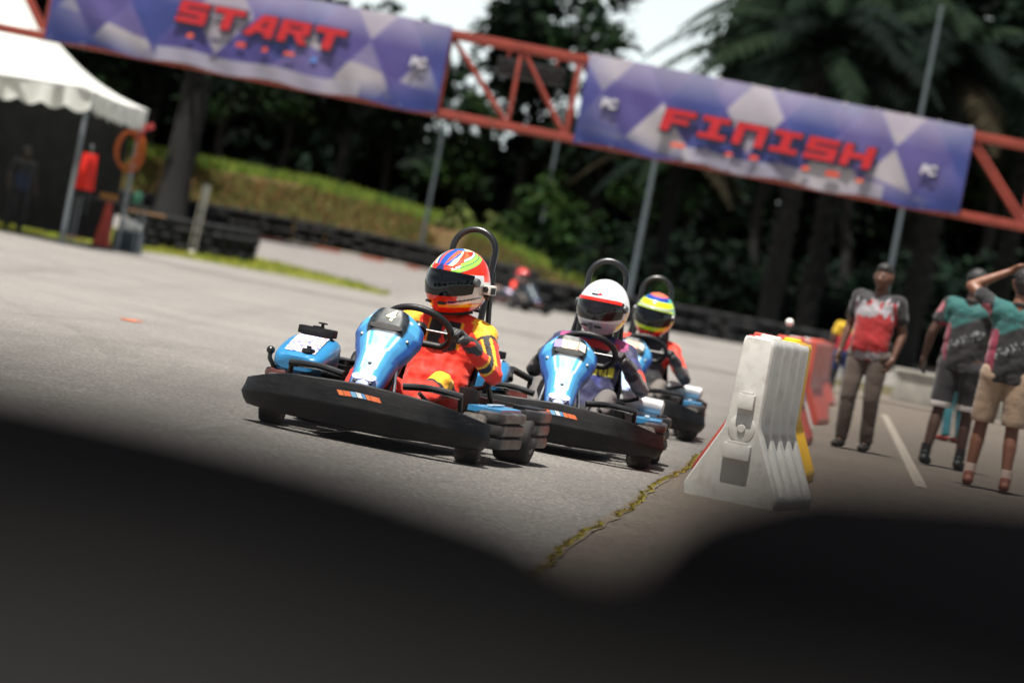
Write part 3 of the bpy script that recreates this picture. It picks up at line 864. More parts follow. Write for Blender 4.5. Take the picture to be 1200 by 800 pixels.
def banner(xl, xr, word, px0, px1, lab, seed, logos):
    X0, X1 = xl, xr; Lb = X1-X0; Hb = zt-zb+.16
    o = thing('banner', lab, 'banner', ((X0+X1)/2, GY-.10, zb-.06), group='banners on the gantry')
    col = banner_col(seed); asp = Lb/Hb
    mb = MB()
    def bulge(u, v):
        y = -.03-.018*math.sin(u*38+seed+v*2)*abs(v-.5)*2-.035*math.sin(math.pi*v)*(1+.4*math.sin(u*11+seed))+.012*math.sin(u*60+v*9)*(1-v)
        return y
    def sf(u, v): 
        sag = .03*math.sin(u*math.pi*9+seed)*(1-v)
        return V(((u-.5)*Lb, bulge(u, v), v*Hb-sag+.012))
    nu, nv = 420, 70
    mb.grid(sf, nu, nv); n1 = len(mb.v)
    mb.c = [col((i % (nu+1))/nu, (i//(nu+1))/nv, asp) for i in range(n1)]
    k = mb.grid(lambda u, v: sf(u, v)+V((0, .012, 0)), 60, 8)
    for i in range(k, len(mb.v)): mb.c[i] = lin('#a9a5b5')
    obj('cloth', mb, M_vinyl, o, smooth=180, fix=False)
    # lettering
    A = P(*px0, GY-.17); B = P(*px1, GY-.17)
    xs0 = A.x-(X0+X1)/2; xs1 = B.x-(X0+X1)/2; zl = A.z-(zb-.06)
    n = len(word); pitch = (xs1-xs0)/n; hgt = .40
    for grow, y, m, nm in ((.035, -.080, M_ltrk, 'letter_shadow'), (0, -.088, M_ltr, 'lettering')):
        mb = MB(); q = 0
        for i, ch in enumerate(word):
            for st in STROKES[ch]:
                pl = [(st[0], st[1]), (st[2], st[1]), (st[2], st[3]), (st[0], st[3])] if not isinstance(st, list) else st
                cx = sum(p_[0] for p_ in pl)/4; cz = sum(p_[1] for p_ in pl)/4
                out = []
                for (a, b) in pl:
                    xx = xs0+i*pitch+a*pitch*.95+.18*b*hgt + (grow if a > cx else -grow) + (.025 if grow else 0); zz = zl+b*hgt+(grow if b > cz else -grow) - (.02 if grow else 0)
                    out.append((xx, zz))
                mb.prism(out, .004, frame((1, 0, 0), (0, 0, 1), (0, -1, 0), (0, y-.0003*q, 0))); q += 1
        obj(nm, mb, m, o, smooth=0, loc=(0, -.03, 0))
    # row of small sponsor marks
    rng = random.Random(seed)
    x = xs0+.25
    while x < xs1-.2:
        wd = rng.uniform(.12, .3); c = rng.choice(['#c8502e', '#d0603a', '#3a3550', '#b5402e', '#4d78b8', '#3a3550'])
        zz = zl-.25+rng.uniform(-.02, .02); hm_ = rng.uniform(.06, .1); mb = MB()
        mb.prism([(x, zz), (x+wd*.8, zz), (x+wd, zz+hm_*.5), (x+wd*.85, zz+hm_), (x+.04, zz+hm_)], .004, frame((1, 0, 0), (0, 0, 1), (0, -1, 0), (0, -.074, 0)), col=lin(c))
        obj('sponsor_mark', mb, M_vinyl, o, smooth=0, loc=(0, -.03, 0))
        x += wd+.28
    for (px, py) in logos:
        q = P(px, py, GY-.17)
        for grow, y, m in ((.02, -.072, M_ltrk), (0, -.079, mat('logo_white', '#b4b1ba', .5, var=.03))):
            me = text_mesh('PC', .23, .003, frame((1, 0, 0), (.15, 0, 1), (0, -1, 0), (q.x-(X0+X1)/2+grow, y, q.z-(zb-.06)-grow)), 'logo', bold=.012+grow*.6)
            obj('logo', me, m, o, loc=(0, -.03, 0))
    # eyelet ropes
    mb = MB()
    for k in range(13):
        xx = (k/12-.5)*(Lb-.2)
        for zz in (.05, Hb-.03): mb.tube([(xx, -.05, zz), (xx+.03, .0, zz+(.06 if zz > .5 else -.02)), (xx, .04, zz)], .008, 6)
    obj('lacing', mb, mat('rope', '#b0aca4', .9), o)
    return o
banner(gx(62, 0), gx(522, 77), 'START', (205, 24), (402, 64), 'blue and lavender banner with red START lettering on the gantry', 1, [(490, 74)])
banner(gx(682, 112), gx(1131, 205), 'FINISH', (772, 151), (1024, 199), 'blue and lavender banner with red FINISH lettering on the gantry', 2, [(714, 122), (1088, 200)])

# start lights hanging inside the red truss gap
c = P(622, 84, GY+.45)
t = thing('signal_light', 'black start light box hung in the red truss gap between the banners', 'signal light', (c.x, c.y, c.z))
MK = mat('black_plastic', '#121315', .45, var=.15, vscale=8, spec=.5)
mb = MB(); mb.box((0, 0, 0), (1.25, .22, .34), .02); obj('housing', mb, MK, t)
for k in range(5):
    mb = MB(); mb.lathe([(.0, -.115), (.085, -.115), (.1, -.2), (.108, -.2), (.108, -.105)], 20, Matrix.Rotation(rad(90), 4, 'X') @ Matrix.Scale(-1, 4, (0, 0, 1)) if False else frame((1, 0, 0), (0, 0, 1), (0, 1, 0), (-.5+.25*k, 0, 0)))
    obj('lamp', mb, mat('dark_lens', '#2a1416', .2, var=.1), t)
mb = MB()
for dx in (-.45, .45): mb.tube([(dx, 0, .17), (dx, 0, zt-c.z)], .025, 8)
obj('hanger', mb, M_red, t)

# ------------------------------------------------------------------ white marquee
M_canvas = mat('canvas', '#dfe2de', .7, var=.08, vscale=2, transl=.35, dirt=.15, dirtcol='#8e938b')
ten = thing('marquee', 'white marquee tent with scalloped valance beside the track', 'tent')
def at(p, z): return V((p.x, p.y, z))
c_nr = P(110, 108, 71.3); c_fr = P(173, 128, 77.2)
ez = (c_nr.z+c_fr.z)/2
e1 = (V((c_fr.x, c_fr.y, 0))-V((c_nr.x, c_nr.y, 0))); e1.z = 0; Ls = e1.length; e1.normalize(); e2 = V((-e1.y, e1.x, 0))
o0 = V((c_nr.x, c_nr.y, 0)); ten.location = o0; 
S_ = 6.0
cor = [V((0, 0, 0)), e1*S_, e1*S_+e2*S_, e2*S_]
peak = (e1+e2)*S_/2+V((0, 0, ez+2.4))
mb = MB()
for k in range(4):
    a, b = cor[k]+V((0, 0, ez)), cor[(k+1) % 4]+V((0, 0, ez))
    def sf(u, v, a=a, b=b):
        e = a.lerp(b, u); p = e.lerp(peak, v)
        p.z -= .55*math.sin(math.pi*v)*(.75+.25*abs(2*u-1)**2)*(1-.3*v); p.z -= .05*math.sin(math.pi*u)*(1-v)
        return p
    mb.grid(sf, 30, 24)
obj('roof', mb, M_canvas, ten, smooth=50)
mb = MB()
for k in range(4):
    a, b = cor[k]+V((0, 0, ez)), cor[(k+1) % 4]+V((0, 0, ez))
    nrm = (b-a).cross(V((0, 0, 1))).normalized()
    def sf(u, v, a=a, b=b, nrm=nrm):
        e = a.lerp(b, u); e.z -= .05*math.sin(math.pi*u)
        sc_ = abs(math.sin(u*math.pi*13))
        return e+V((0, 0, -v*(.34+.09*sc_)))+nrm*(.02+.03*v*math.sin(u*80+k)+.02*math.sin(u*31))
    mb.grid(sf, 156, 6)
obj('valance', mb, M_canvas, ten, smooth=60)
M_gal = mat('tent_pole_steel', '#7d858a', .45, metal=.6, var=.1)
for k in range(4):
    q = cor[k]+((e1+e2)*S_/2-cor[k]).normalized()*.12
    mb = MB(); mb.tube([(q.x, q.y, 0), (q.x, q.y, ez-.02)], .045, 10); mb.box((q.x, q.y, .02), (.2, .2, .03)); obj('pole', mb, M_gal, ten)
mb = MB()
for k in range(4):
    a, b = cor[k], cor[(k+1) % 4]; a = a+((e1+e2)*S_/2-a).normalized()*.12; b = b+((e1+e2)*S_/2-b).normalized()*.12
    mb.tube([a+V((0, 0, ez-.1)), b+V((0, 0, ez-.1))], .03, 8)
obj('eave_rail', mb, M_gal, ten)

M_tent_shade = mat('tent_shade', '#090b0d', .8, var=.2, vscale=3)  # near-black sheets added at back and side to stand in for the tent's shade
for a, b, nm in ((cor[1], cor[2], 'back_shade_sheet'), (cor[2], cor[3], 'side_shade_sheet')):
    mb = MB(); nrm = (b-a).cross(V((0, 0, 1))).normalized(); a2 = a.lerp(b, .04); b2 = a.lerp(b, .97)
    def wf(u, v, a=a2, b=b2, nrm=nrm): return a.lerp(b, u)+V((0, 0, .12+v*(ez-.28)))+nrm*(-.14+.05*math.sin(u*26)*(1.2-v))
    mb.grid(wf, 60, 6); obj(nm, mb, M_tent_shade, ten, smooth=180)
# things on and around the marquee
def flat(p): return V((p.x, p.y, gz(p.x, p.y)+.004))
tp = P(106, 180, 71.0)
cl = MB()
def cf(u, v):
    wv = .2*(1+.35*v); return V(((u-.5)*wv*1.35, .05*math.sin(u*7)*(.3+v)+.10*abs(u-.5), -v*.68))
cl.grid(cf, 14, 12); cl.grid(lambda u, v: cf(u, v)+V((0, .02, 0)), 14, 12)
o = obj('flag', cl, mat('red_cloth', '#d8261a', .7, var=.1, transl=.2), smooth=180); o.location = (tp.x, tp.y, tp.z)
tag(o, 'bright red cloth hanging on the front post of the white tent', 'flag')
# thin stake carrying it
q = flat(G(97, 284)); 
st = obj('stake', (lambda m: (m.tube([(0, 0, 0), (tp.x-q.x, tp.y-q.y+.05, tp.z-q.z+.15)], .025, 8), m)[1])(MB()), M_gal); st.location = q
tag(st, 'thin grey stake behind the right traffic cone holding the red cloth', 'stake')

hk = P(172, 150, 76.6)
h = thing('hose_coil', 'orange hose looped from the far corner of the white tent', 'hose', hk)
mb = MB()
for k in range(4):
    pts = []
    for i in range(26):
        a = 2*math.pi*i/26; r = .27+.02*k
        pts.append(V((-.32+.8*r*math.cos(a)+.03*k, .05*k+.04*math.sin(a*2+k), -.50+1.25*r*math.sin(a)+.03*math.sin(k*2))))
    mb.tube(pts, .022, 7, closed=True)
obj('coil', mb, mat('orange_hose', '#b5591d', .6, var=.15), h)
mb = MB(); mb.tube([(.0, 0, .05), (-.05, 0, -.12), (-.16, .03, -.25)], .03, 8); obj('hook_strap', mb, mat('red_strap', '#8d2a2c', .7), h)
mb = MB(); mb.box((.03, 0, .02), (.22, .03, .12), .01, M=Matrix.Rotation(rad(-25), 3, 'Y')); obj('end_tag', mb, mat('red_strap', '#8d2a2c', .7), h)

# traffic cones
M_cone = mat('cone_pvc', '#a03326', .55, var=.25, vscale=5, dirt=.4, dirtcol='#4a2018')
def make_cone(H, lab, p, m):
    t = thing('traffic_cone', lab, 'traffic cone', p, .3, 'traffic cones by the tent')
    mb = MB(); mb.lathe([(.022, H), (.04, H), (.05, H-.03), (.17, .12), (.185, .06), (.19, .045)], 28); mb.lathe([(.022, H), (.03, H-.06), (.16, .1)], 28); obj('body', mb, m, t)
    mb = MB(); mb.box((0, 0, .025), (.46, .46, .05), .015); obj('base', mb, MK, t)
    return t
make_cone(.95, 'dark red traffic cone right of the tent post with the red cloth', flat(G(118, 291)), M_cone)
make_cone(.95, 'darker traffic cone standing left of the tent post', flat(G(84, 281)), mat('cone_old', '#74302a', .6, var=.25, vscale=5, dirt=.5, dirtcol='#3a2220'))

# tyre pile beside the tent
pp = [G(152, 287), G(185, 292), G(215, 297), G(236, 300)]
stack_row([p+V((-.1, 1.6, 0)) for p in pp], .62, 'black tyre stack in the pile between the tent and the leaning ladder', 'tyre stacks beside the tent')
pp = [G(240, 300), G(282, 306)]
stack_row([p+V((.1, .9, 0)) for p in pp], .62, 'black tyre stack at the end of the pile on the grass right of the ladder', 'tyre stacks beside the tent')
q = P(172, 247, 80.5)
mb = MB(); mb.box((0, 0, 0), (.8, .18, .04), .005); mb.box((.05, .22, .005), (.7, .16, .04), .005, M=Matrix.Rotation(.2, 3, 'Z'))
o = obj('plank', mb, mat('old_wood', '#7a5c3c', .8, var=.3, vscale=4)); o.location = (q.x, q.y, .85); o.rotation_euler = (0, 0, .15)
tag(o, 'weathered wooden planks lying on top of the black tyre pile', 'plank')
q = P(155, 256, 77.4)
bg_ = blob('bag', [((-.14, 0, .1), .12, (.14, .02, .12), .1), ((.05, 0, .2), .07, (-.1, 0, .18), .09)], .02, 4)
bag = obj('plastic_bag', bg_, mat('white_plastic', '#c9cdc8', .4, var=.1)); bag.location = (q.x, q.y, .40)
tag(bag, 'white plastic bag on the blue crate in front of the tyre pile', 'bag')
cr = MB()
cr.box((0, 0, .03), (.6, .4, .04), .01)
for s in (-1, 1):
    cr.box((s*.285, 0, .23), (.03, .4, .36), .008); cr.box((0, s*.185, .23), (.54, .03, .36), .008)
cr.box((0, 0, .36), (.53, .33, .05), .01)
o = obj('crate', cr, mat('dark_blue_crate', '#1d2d3a', .5, var=.15)); o.location = (q.x, q.y, .004)
tag(o, 'dark blue plastic crate under the white bag near the tyre pile', 'crate')

# table under the tent edge
q = P(132, 228, 75.2); tb = thing('folding_table', 'dark folding table at the tent edge behind the traffic cones', 'table', (q.x, q.y, .004), .3)
mb = MB(); mb.box((0, 0, .95), (1.5, .7, .04), .01); obj('tabletop', mb, mat('dark_top', '#2a2c2b', .5), tb)
for s in (-1, 1):
    for r in (-1, 1):
        mb = MB(); mb.tube([(s*.66, r*.28, 0), (s*.64, r*.28, .93)], .018, 8); obj('leg', mb, M_gal, tb)
bx = MB(); bx.box((0, 0, .05), (.34, .24, .1), .01); bx.box((.0, 0, .105), (.36, .26, .02), .008)
o = obj('box', bx, mat('ochre_card', '#9a6a34', .8, var=.15)); o.location = (q.x-.05, q.y-.1, .976)
tag(o, 'small ochre box on the dark table at the tent edge', 'box')
bx = MB(); bx.lathe([(0, 0), (.09, 0), (.1, .02), (.1, .2), (.085, .23), (.03, .25), (.03, .3), (0, .3)], 16)
o = obj('jug', bx, mat('green_plastic', '#1d4a38', .4)); o.location = (q.x+.5, q.y, .976)
tag(o, 'dark green jug on the table at the tent edge', 'jug')

# leaning ladder-like rack
b = flat(G(224, 298)); tpz = P(243, 217, b.y+.4)
lad = thing('ladder', 'narrow grey ladder leaning beside the tyre pile with a white foot block', 'ladder', b)
d = V((tpz.x-b.x, .4, tpz.z-b.z)); M_alu = mat('weathered_alu', '#6f6b60', .5, metal=.3, var=.2)
for s in (-1, 1):
    mb = MB(); mb.tube([V((s*.075, 0, .12)), V((s*.075, 0, 0))+d], .02, 8); obj('rail', mb, M_alu, lad)
for k in range(5):
    mb = MB(); mb.tube([V((-.075, 0, .12))+d*(k/6+.12), V((.075, 0, .12))+d*(k/6+.12)], .012, 8); obj('rung', mb, M_alu, lad)
mb = MB(); mb.box((0, -.03, .05), (.15, .15, .10), .03, taper=.8); obj('foot_block', mb, mat('white_paint_old', '#aaa79c', .7, var=.1), lad)
# ladder leans on a post
mb = MB(); mb.tube([(0, 0, 0), (0, 0, d.z+.02)], .035, 8); mb.box((0, 0, .02), (.16, .16, .03))
o = obj('post', mb, M_gal); o.location = b+V((d.x+.0, .49, 0)); tag(o, 'short grey post that the narrow ladder leans against', 'post')
# ------------------------------------------------------------------ rental karts: +x forward, +y driver's left
M_blk = mat('bumper_plastic', '#0a0b0d', .5, spec=.25, var=.3, vscale=3.5, dirt=.22, dirtcol='#2c2c2c', bump=.12, bscale=25, rough_var=.18)
def scuff(m):
    nt_ = m.node_tree; N = nt_.nodes; L = nt_.links; b = N['Principled BSDF']
    src = b.inputs['Base Color'].links[0].from_socket
    tc = N.new('ShaderNodeTexCoord'); mp = N.new('ShaderNodeMapping'); mp.inputs['Scale'].default_value = (2.2, 2.2, 26)
    mp.inputs['Rotation'].default_value = (.12, 0, 0)
    L.new(tc.outputs['Object'], mp.inputs['Vector'])
    nz = N.new('ShaderNodeTexNoise'); nz.inputs['Scale'].default_value = 3.2; nz.inputs['Detail'].default_value = 9; nz.inputs['Roughness'].default_value = .75
    L.new(mp.outputs[0], nz.inputs['Vector'])
    r = N.new('ShaderNodeMapRange'); r.inputs[1].default_value = .54; r.inputs[2].default_value = .72; r.inputs[4].default_value = .5
    L.new(nz.outputs['Fac'], r.inputs[0])
    x = N.new('ShaderNodeMix'); x.data_type = 'RGBA'; L.new(r.outputs[0], x.inputs[0]); L.new(src, x.inputs[6]); x.inputs[7].default_value = (.045, .046, .046, 1)
    L.new(x.outputs[2], b.inputs['Base Color'])
scuff(M_blk)
M_ridge = mat('worn_bumper', rough=.5, vc=True, var=.25, vscale=9, dirt=.3, dirtcol='#4c4846', bump=.1, bscale=30)
M_blu = mat('blue_plastic', '#2f7aa8', .35, var=.1, vscale=4, coat=.2, dirt=.2, dirtcol='#7f98a4')
M_steel = mat('black_steel', '#0f1012', .32, metal=.0, var=.15, spec=.6)
M_alu2 = mat('bare_alu', '#a9adb0', .3, metal=.9, var=.12, vscale=12)
M_iron = mat('dark_engine', '#2a2b2d', .5, metal=.5, var=.3, vscale=10)
M_pan = mat('fairing_paint', rough=.48, vc=True, var=.10, vscale=9, coat=.04, spec=.28, dirt=.2, dirtcol='#6f7f88')
M_tyre = mat('kart_tyre', '#1e1d1d', .8, var=.25, vscale=9, dirt=.6, dirtcol='#45403b', bump=.25, bscale=80)
M_tyre_grey = mat('kart_tyre_dusty', '#35322f', .85, var=.25, vscale=9, dirt=.8, dirtcol='#686058', bump=.25, bscale=80)
M_yel = mat('yellow_plastic', '#d2a52a', .4, var=.1)

def ridge_profile(zs, depth, out=1):
    """section (offset outwards, height): three rounded ribs one above the other"""
    pts = [(-depth, zs[0])]
    for i in range(3):
        a, b = zs[i], zs[i+1]; m = (b-a)
        for t, o in ((.02, -.030), (.06, -.012), (.15, -.001), (.5, .004), (.85, -.001), (.94, -.012), (.98, -.030)):
            pts.append((o, a+m*t))
    pts.append((-depth, zs[-1]))
    return pts
def sweep_ridge(mb, path, zs, depth, colfn=None, endround=.05):
    """path of (x, y) seen from above, outward side on the right of travel"""
    n = len(path); rings = []
    for i, p in enumerate(path):
        a = V((*path[max(i-1, 0)], 0)); b = V((*path[min(i+1, n-1)], 0)); t = (b-a).normalized(); nr = V((t.y, -t.x, 0))
        k = min(i, n-1-i); sh = {0: .05, 1: .015}.get(k, 0); zk = {0: .86, 1: .96}.get(k, 1)
        zm = (zs[0]+zs[-1])/2
        rings.append([V((p[0], p[1], 0))+nr*(o-sh)+V((0, 0, zm+(z-zm)*zk)) for o, z in ridge_profile(zs, depth)])
    o = mb.loft(rings)
    if colfn:
        for j in range(o, len(mb.v)): mb.c[j] = colfn(mb.v[j])
def round_path(pts, r, n=7):
    out = [pts[0]]
    for i in range(1, len(pts)-1):
        p0, p, p1 = V((*pts[i-1], 0)), V((*pts[i], 0)), V((*pts[i+1], 0))
        a = p+(p0-p).normalized()*r; b = p+(p1-p).normalized()*r
        for k in range(n+1):
            t = k/n; q = a*(1-t)**2+p*2*t*(1-t)+b*t*t; out.append((q.x, q.y))
    out.append(pts[-1]); return out
def subdiv(path, d=.06):
    out = []
    for i in range(len(path)-1):
        a, b = V((*path[i], 0)), V((*path[i+1], 0)); n = max(1, int((b-a).length/d))
        for k in range(n): q = a.lerp(b, k/n); out.append((q.x, q.y))
    out.append(path[-1]); return out

def fb(t):                                  # front bumper: plan depth and height by lateral t (-1..1)
    a = abs(t)
    x = .96-.05*a**2-.26*max(0, (a-.45)/.55)**2.0
    zt_ = .312-.036*a-.062*max(0, (a-.5)/.5)**1.5
    zb_ = .072+.012*a
    return x, zt_, zb_
SO = .13                                    # the seat sits left of the middle, the engine to its right
def make_kart(lab, number='4', red_edge=.35):
    K = thing('go_kart', lab, 'go-kart', (0, 0, 0), 0, 'karts racing past the barriers')
    # front bumper
    mb = MB(); rings = []
    N = 44
    for i in range(N+1):
        t = -1+2*i/N; x, z1, z0 = fb(t); y = t*.70
        tx = (fb(min(1, t+.02))[0]-fb(max(-1, t-.02))[0])/((min(1, t+.02)-max(-1, t-.02))*.70)
        nr = V((1, -tx, 0)).normalized()
        e = 1-abs(t); sh = .06*max(0, 1-e/.04) if e < .04 else 0
        H = z1-z0
        pr = [(-.14, z1-.03), (-.06, z1-.004), (-.022, z1+.001), (-.015, z1-.001), (-.012, z1-.007), (-.004, z0+H*.70), (.006, z0+H*.50), (.0075, z0+H*.47), (.006, z0+H*.44), (-.008, z0+H*.22), (-.030, z0+.006), (-.034, z0+.001), (-.042, z0), (-.12, z0+.012), (-.135, z0+.05)]
        c0 = V((x, y, 0))
        rings.append([c0+nr*(o-sh)+V((0, 0, z)) for o, z in pr])
    mb.loft(rings)
    bu = obj('front_bumper', mb, M_blk, K, smooth=50)
    # sticker strip
    sp = [(-.115, '#c8663f'), (-.060, '#cc7448'), (-.035, '#4f86b4'), (-.015, '#c9cdd0'), (.015, '#6fa0c2'), (.045, '#c8663f'), (.085, '#cc7040')]
    mb = MB()
    for i in range(len(sp)):
        y0 = sp[i][0]; y1 = (sp[i+1][0] if i < len(sp)-1 else .115)-.003
        vs = []
        for yy in (y0, y1):
            x, z1, z0 = fb(-yy/.7)
            for dz in (-.048, -.072): vs.append(V((x-.0055 + (0 if dz > -.055 else .003), -yy+(.018 if dz < -.055 else 0), z1+dz)))
        vs2 = [v+V((-.004, 0, 0)) for v in vs]
        mb.add(vs+vs2, [(0, 1, 3, 2), (4, 6, 7, 5), (0, 4, 5, 1), (2, 3, 7, 6), (0, 2, 6, 4), (1, 5, 7, 3)], lin(sp[i][1]))
    obj('sticker', mb, mat('sticker_vinyl', rough=.4, vc=True, var=.12, vscale=30), bu, smooth=0)
    # side and rear bumpers
    def worn(amount):
        def f(p):
            n = mnoise.noise(p*9)+.5*mnoise.noise(p*31)
            base = mixc(lin('#1c1c1e'), lin('#6a6462'), max(0, min(1, n*.8+.12)))
            edge = max(0, min(1, (abs(mnoise.noise(V((p.x*3, p.y*3, p.z*2))))*1.4+amount-.45)))
            return mixc(base, lin('#9a4238'), edge*.75)
        return f
    for s in (1, -1):
        path = [(.40, .46), (.42, .56), (.34, .665), (-.20, .675), (-.31, .62), (-.33, .48)]
        path = subdiv(round_path(path, .035))
        if s < 0: path = [(x, -y) for x, y in path][::-1]
        if s > 0: path = path
        mb = MB()
        # travel direction front->back on the left side has outward on the right when reversed
        pth = path
        sweep_ridge(mb, pth, [.085, .155, .225, .285], .12, worn(red_edge-.2))
        sb_ = obj('side_bumper', mb, M_ridge, K, smooth=45)
        mb = MB()
        out = [(.37, .46), (.39, .55), (.32, .63), (-.19, .64), (-.29, .59), (-.30, .48)]
        out = [(x, y*s) for x, y in out]
        if s < 0: out = out[::-1]
        mb.prism(out, .03, Matrix.Translation((0, 0, .268)))
        cvr = obj('pod_top', mb, M_blu, sb_, smooth=0)
        mb = MB(); mb.box((.03, s*.54, .306), (.36, .03, .010), .003); obj('stripe_panel', mb, mat('pod_white', '#8fa0ac', .4, var=.1), cvr)
    path = [(-.40, .50), (-.43, .64), (-.50, .70), (-.80, .70), (-.95, .62), (-.97, .3), (-.97, -.3), (-.95, -.62), (-.80, -.70), (-.50, -.70), (-.43, -.64), (-.40, -.50)]
    mb = MB(); sweep_ridge(mb, subdiv(round_path(path, .03)), [.095, .165, .235, .305], .11, worn(red_edge))
    rb = obj('rear_bumper', mb, M_ridge, K, smooth=45)
    for s in (1, -1):
        mb = MB()
        out = [(-.45, .54), (-.46, .62), (-.53, .665), (-.79, .665), (-.88, .60), (-.88, .54)]
        out = [(x, y*s) for x, y in out]
        if s < 0: out = out[::-1]
        mb.prism(out, .02, Matrix.Translation((0, 0, .292)))
        obj('fender_top', mb, M_blk, rb, smooth=0)
    # frame
    mb = MB()
    for s in (1, -1):
        mb.tube(catmull([(.78, s*.18, .10), (.55, s*.30, .09), (.2, s*.32, .085), (-.3, s*.33, .085), (-.88, s*.34, .11)], 5), .017, 8)
        mb.tube(catmull([(.42, s*.30, .085), (.40, s*.5, .12), (.3, s*.6, .18), (-.15, s*.62, .18), (-.26, s*.5, .12), (-.28, s*.33, .085)], 5), .013, 8)
    for x in (.76, .45, .12, -.32, -.6): mb.tube([(x, -.32, .09), (x, .32, .09)], .014, 8)
    mb.tube(catmull([(.86, -.3, .2), (.84, -.31, .12), (.78, -.18, .10), (.78, .18, .10), (.84, .31, .12), (.86, .3, .2)], 5), .014, 8)
    obj('chassis', mb, M_steel, K)
    mb = MB(); mb.prism([(.80, -.17), (.80, .17), (.55, .29), (-.30, .31), (-.30, -.31), (.55, -.29)], .008, Matrix.Translation((0, 0, .062))); obj('floor_tray', mb, M_blk, K, smooth=0)
    mb = MB(); mb.tube([(-.53, -.60, .14), (-.53, .60, .14)], .02, 12); obj('rear_axle', mb, M_alu2, K)
    mb = MB()
    for s in (1, -1):
        mb.tube([(.52, s*.30, .12), (.52, s*.46, .13)], .022, 8); mb.tube([(.50, s*.05, .15), (.47, s*.42, .13)], .009, 8); mb.tube([(.52, s*.34, .08), (.52, s*.34, .18)], .02, 8)
    obj('steering_linkage', mb, M_alu2, K)
    # wheels
    def wheel(x, y, R, w, steer=0, mt=M_tyre):
        M = Matrix.Translation((x, y, R)) @ Matrix.Rotation(steer, 4, 'Z') @ Matrix.Rotation(rad(90), 4, 'X')
        mb = MB(); rr = R*.52
        mb.lathe([(.0, w*.2), (.03, w*.2), (.035, w*.1), (rr*.7, w*.12), (rr*.85, w*.42), (rr+.006, w*.48), (rr+.006, w*.40), (rr-.008, w*.3), (rr-.008, -w*.3), (rr+.006, -w*.40), (rr+.006, -w*.48), (rr*.85, -w*.42), (rr*.7, -w*.1), (.03, -w*.05), (.0, -w*.05)], 28)
        o = obj('wheel', mb.xf(M), M_alu2, K)
        h = w/2; mb = MB()
        mb.lathe([(rr, h*.8), (rr+.006, h*.95), (R-.035, h), (R-.014, h*.93), (R-.004, h*.8), (R, h*.5), (R, -h*.5), (R-.004, -h*.8), (R-.014, -h*.93), (R-.035, -h), (rr+.006, -h*.95), (rr, -h*.8), (rr+.01, 0), (rr, h*.8)], 36)
        obj('tyre', mb.xf(M), mt, o)
    st = rad(9)
    wheel(.52, .535, .132, .135, st, M_tyre_grey); wheel(.52, -.535, .132, .135, st, M_tyre_grey)
    wheel(-.53, .57, .142, .205); wheel(-.53, -.57, .142, .205)
    # steering column fairing
    secs = []   # along s 0 (bottom) .. 1 (top)
    S = [(.90, .295, .082, .03), (.85, .345, .098, .05), (.775, .42, .108, .06), (.695, .50, .128, .06), (.62, .570, .172, .055), (.57, .635, .200, .045), (.53, .69, .192, .035), (.505, .735, .150, .022)]
    mb = MB(); rings = []; meta = []
    M_ = 28
    S = [(x_, z_-.028*max(0, (z_-.3)/.42), w_*.90, t_*.9) for x_, z_, w_, t_ in S]
    def lerpS(u):
        f = u*(len(S)-1); i = min(int(f), len(S)-2); t = f-i
        t = t*t*(3-2*t)*.4+t*.6
        return [S[i][k]*(1-t)+S[i+1][k]*t for k in range(4)]
    NS = 40
    for j in range(NS+1):
        u = j/NS; x, z, hw, th = lerpS(u)
        x2, z2, _, _ = lerpS(min(1, u+.03)); x1, z1, _, _ = lerpS(max(0, u-.03))
        tg = V((x2-x1, 0, z2-z1)).normalized(); nr = V((-tg.z, 0, tg.x)); nr = nr if nr.z > 0 else -nr
        ring = []
        for k in range(M_+1):          # top skin from right to left
            t = -1+2*k/M_
            prof = (1-abs(t)**2.6); y = t*hw
            drop = .085*max(0, (abs(t)-.35)/.65)**1.6*(.35+u)
            ring.append(V((x, y, z))+nr*(th*.62*prof-drop))
        for k in range(M_, -1, -2):    # hollow underside
            t = -1+2*k/M_
            prof = (1-abs(t)**2.6); y = t*(hw-.006)
            drop = .085*max(0, (abs(t)-.35)/.65)**1.6*(.35+u)
            ring.append(V((x, y, z))+nr*(th*.62*prof-drop-.022-.02*(abs(t) > .85)))
        rings.append(ring); meta.append(u)
    mb.loft(rings)
    nR = len(rings[0]); k = 0
    cols = {'l': lin('#4795c4'), 'p': lin('#a9bfd8'), 'd': lin('#1d4688'), 'v': lin('#4a4f9c'), 'k': lin('#131b20'), 'w': lin('#c4d0d8')}
    for j in range(NS+1):
        u = j/NS
        for i in range(nR):
            if i <= M_:
                t = -1+2*i/M_
                a = abs(t); c = cols['l']
                if a > .86+.05*math.sin(u*9): c = cols['d']
                elif a > .74-.18*u: c = mixc(cols['l'], cols['d'], .35) if u < .75 else cols['l']
                if .30+.30*u < a < .36+.34*u and .1 < u < .9: c = cols['w']
                if a < .46-.25*u and .1 < u < .62: c = mixc(cols['p'], cols['l'], .4+.3*math.sin(u*24+t*5)*math.sin(t*9))
                if u < .14 and a < .8: c = mixc(cols['v'], cols['p'], .45)
                if u > .60 and a < .60-.3*max(0, u-.9): c = cols['k']
                mb.c[j*nR+i] = c
            else: mb.c[j*nR+i] = cols['d']
    fr = obj('front_fairing', mb, M_pan, K, smooth=60)
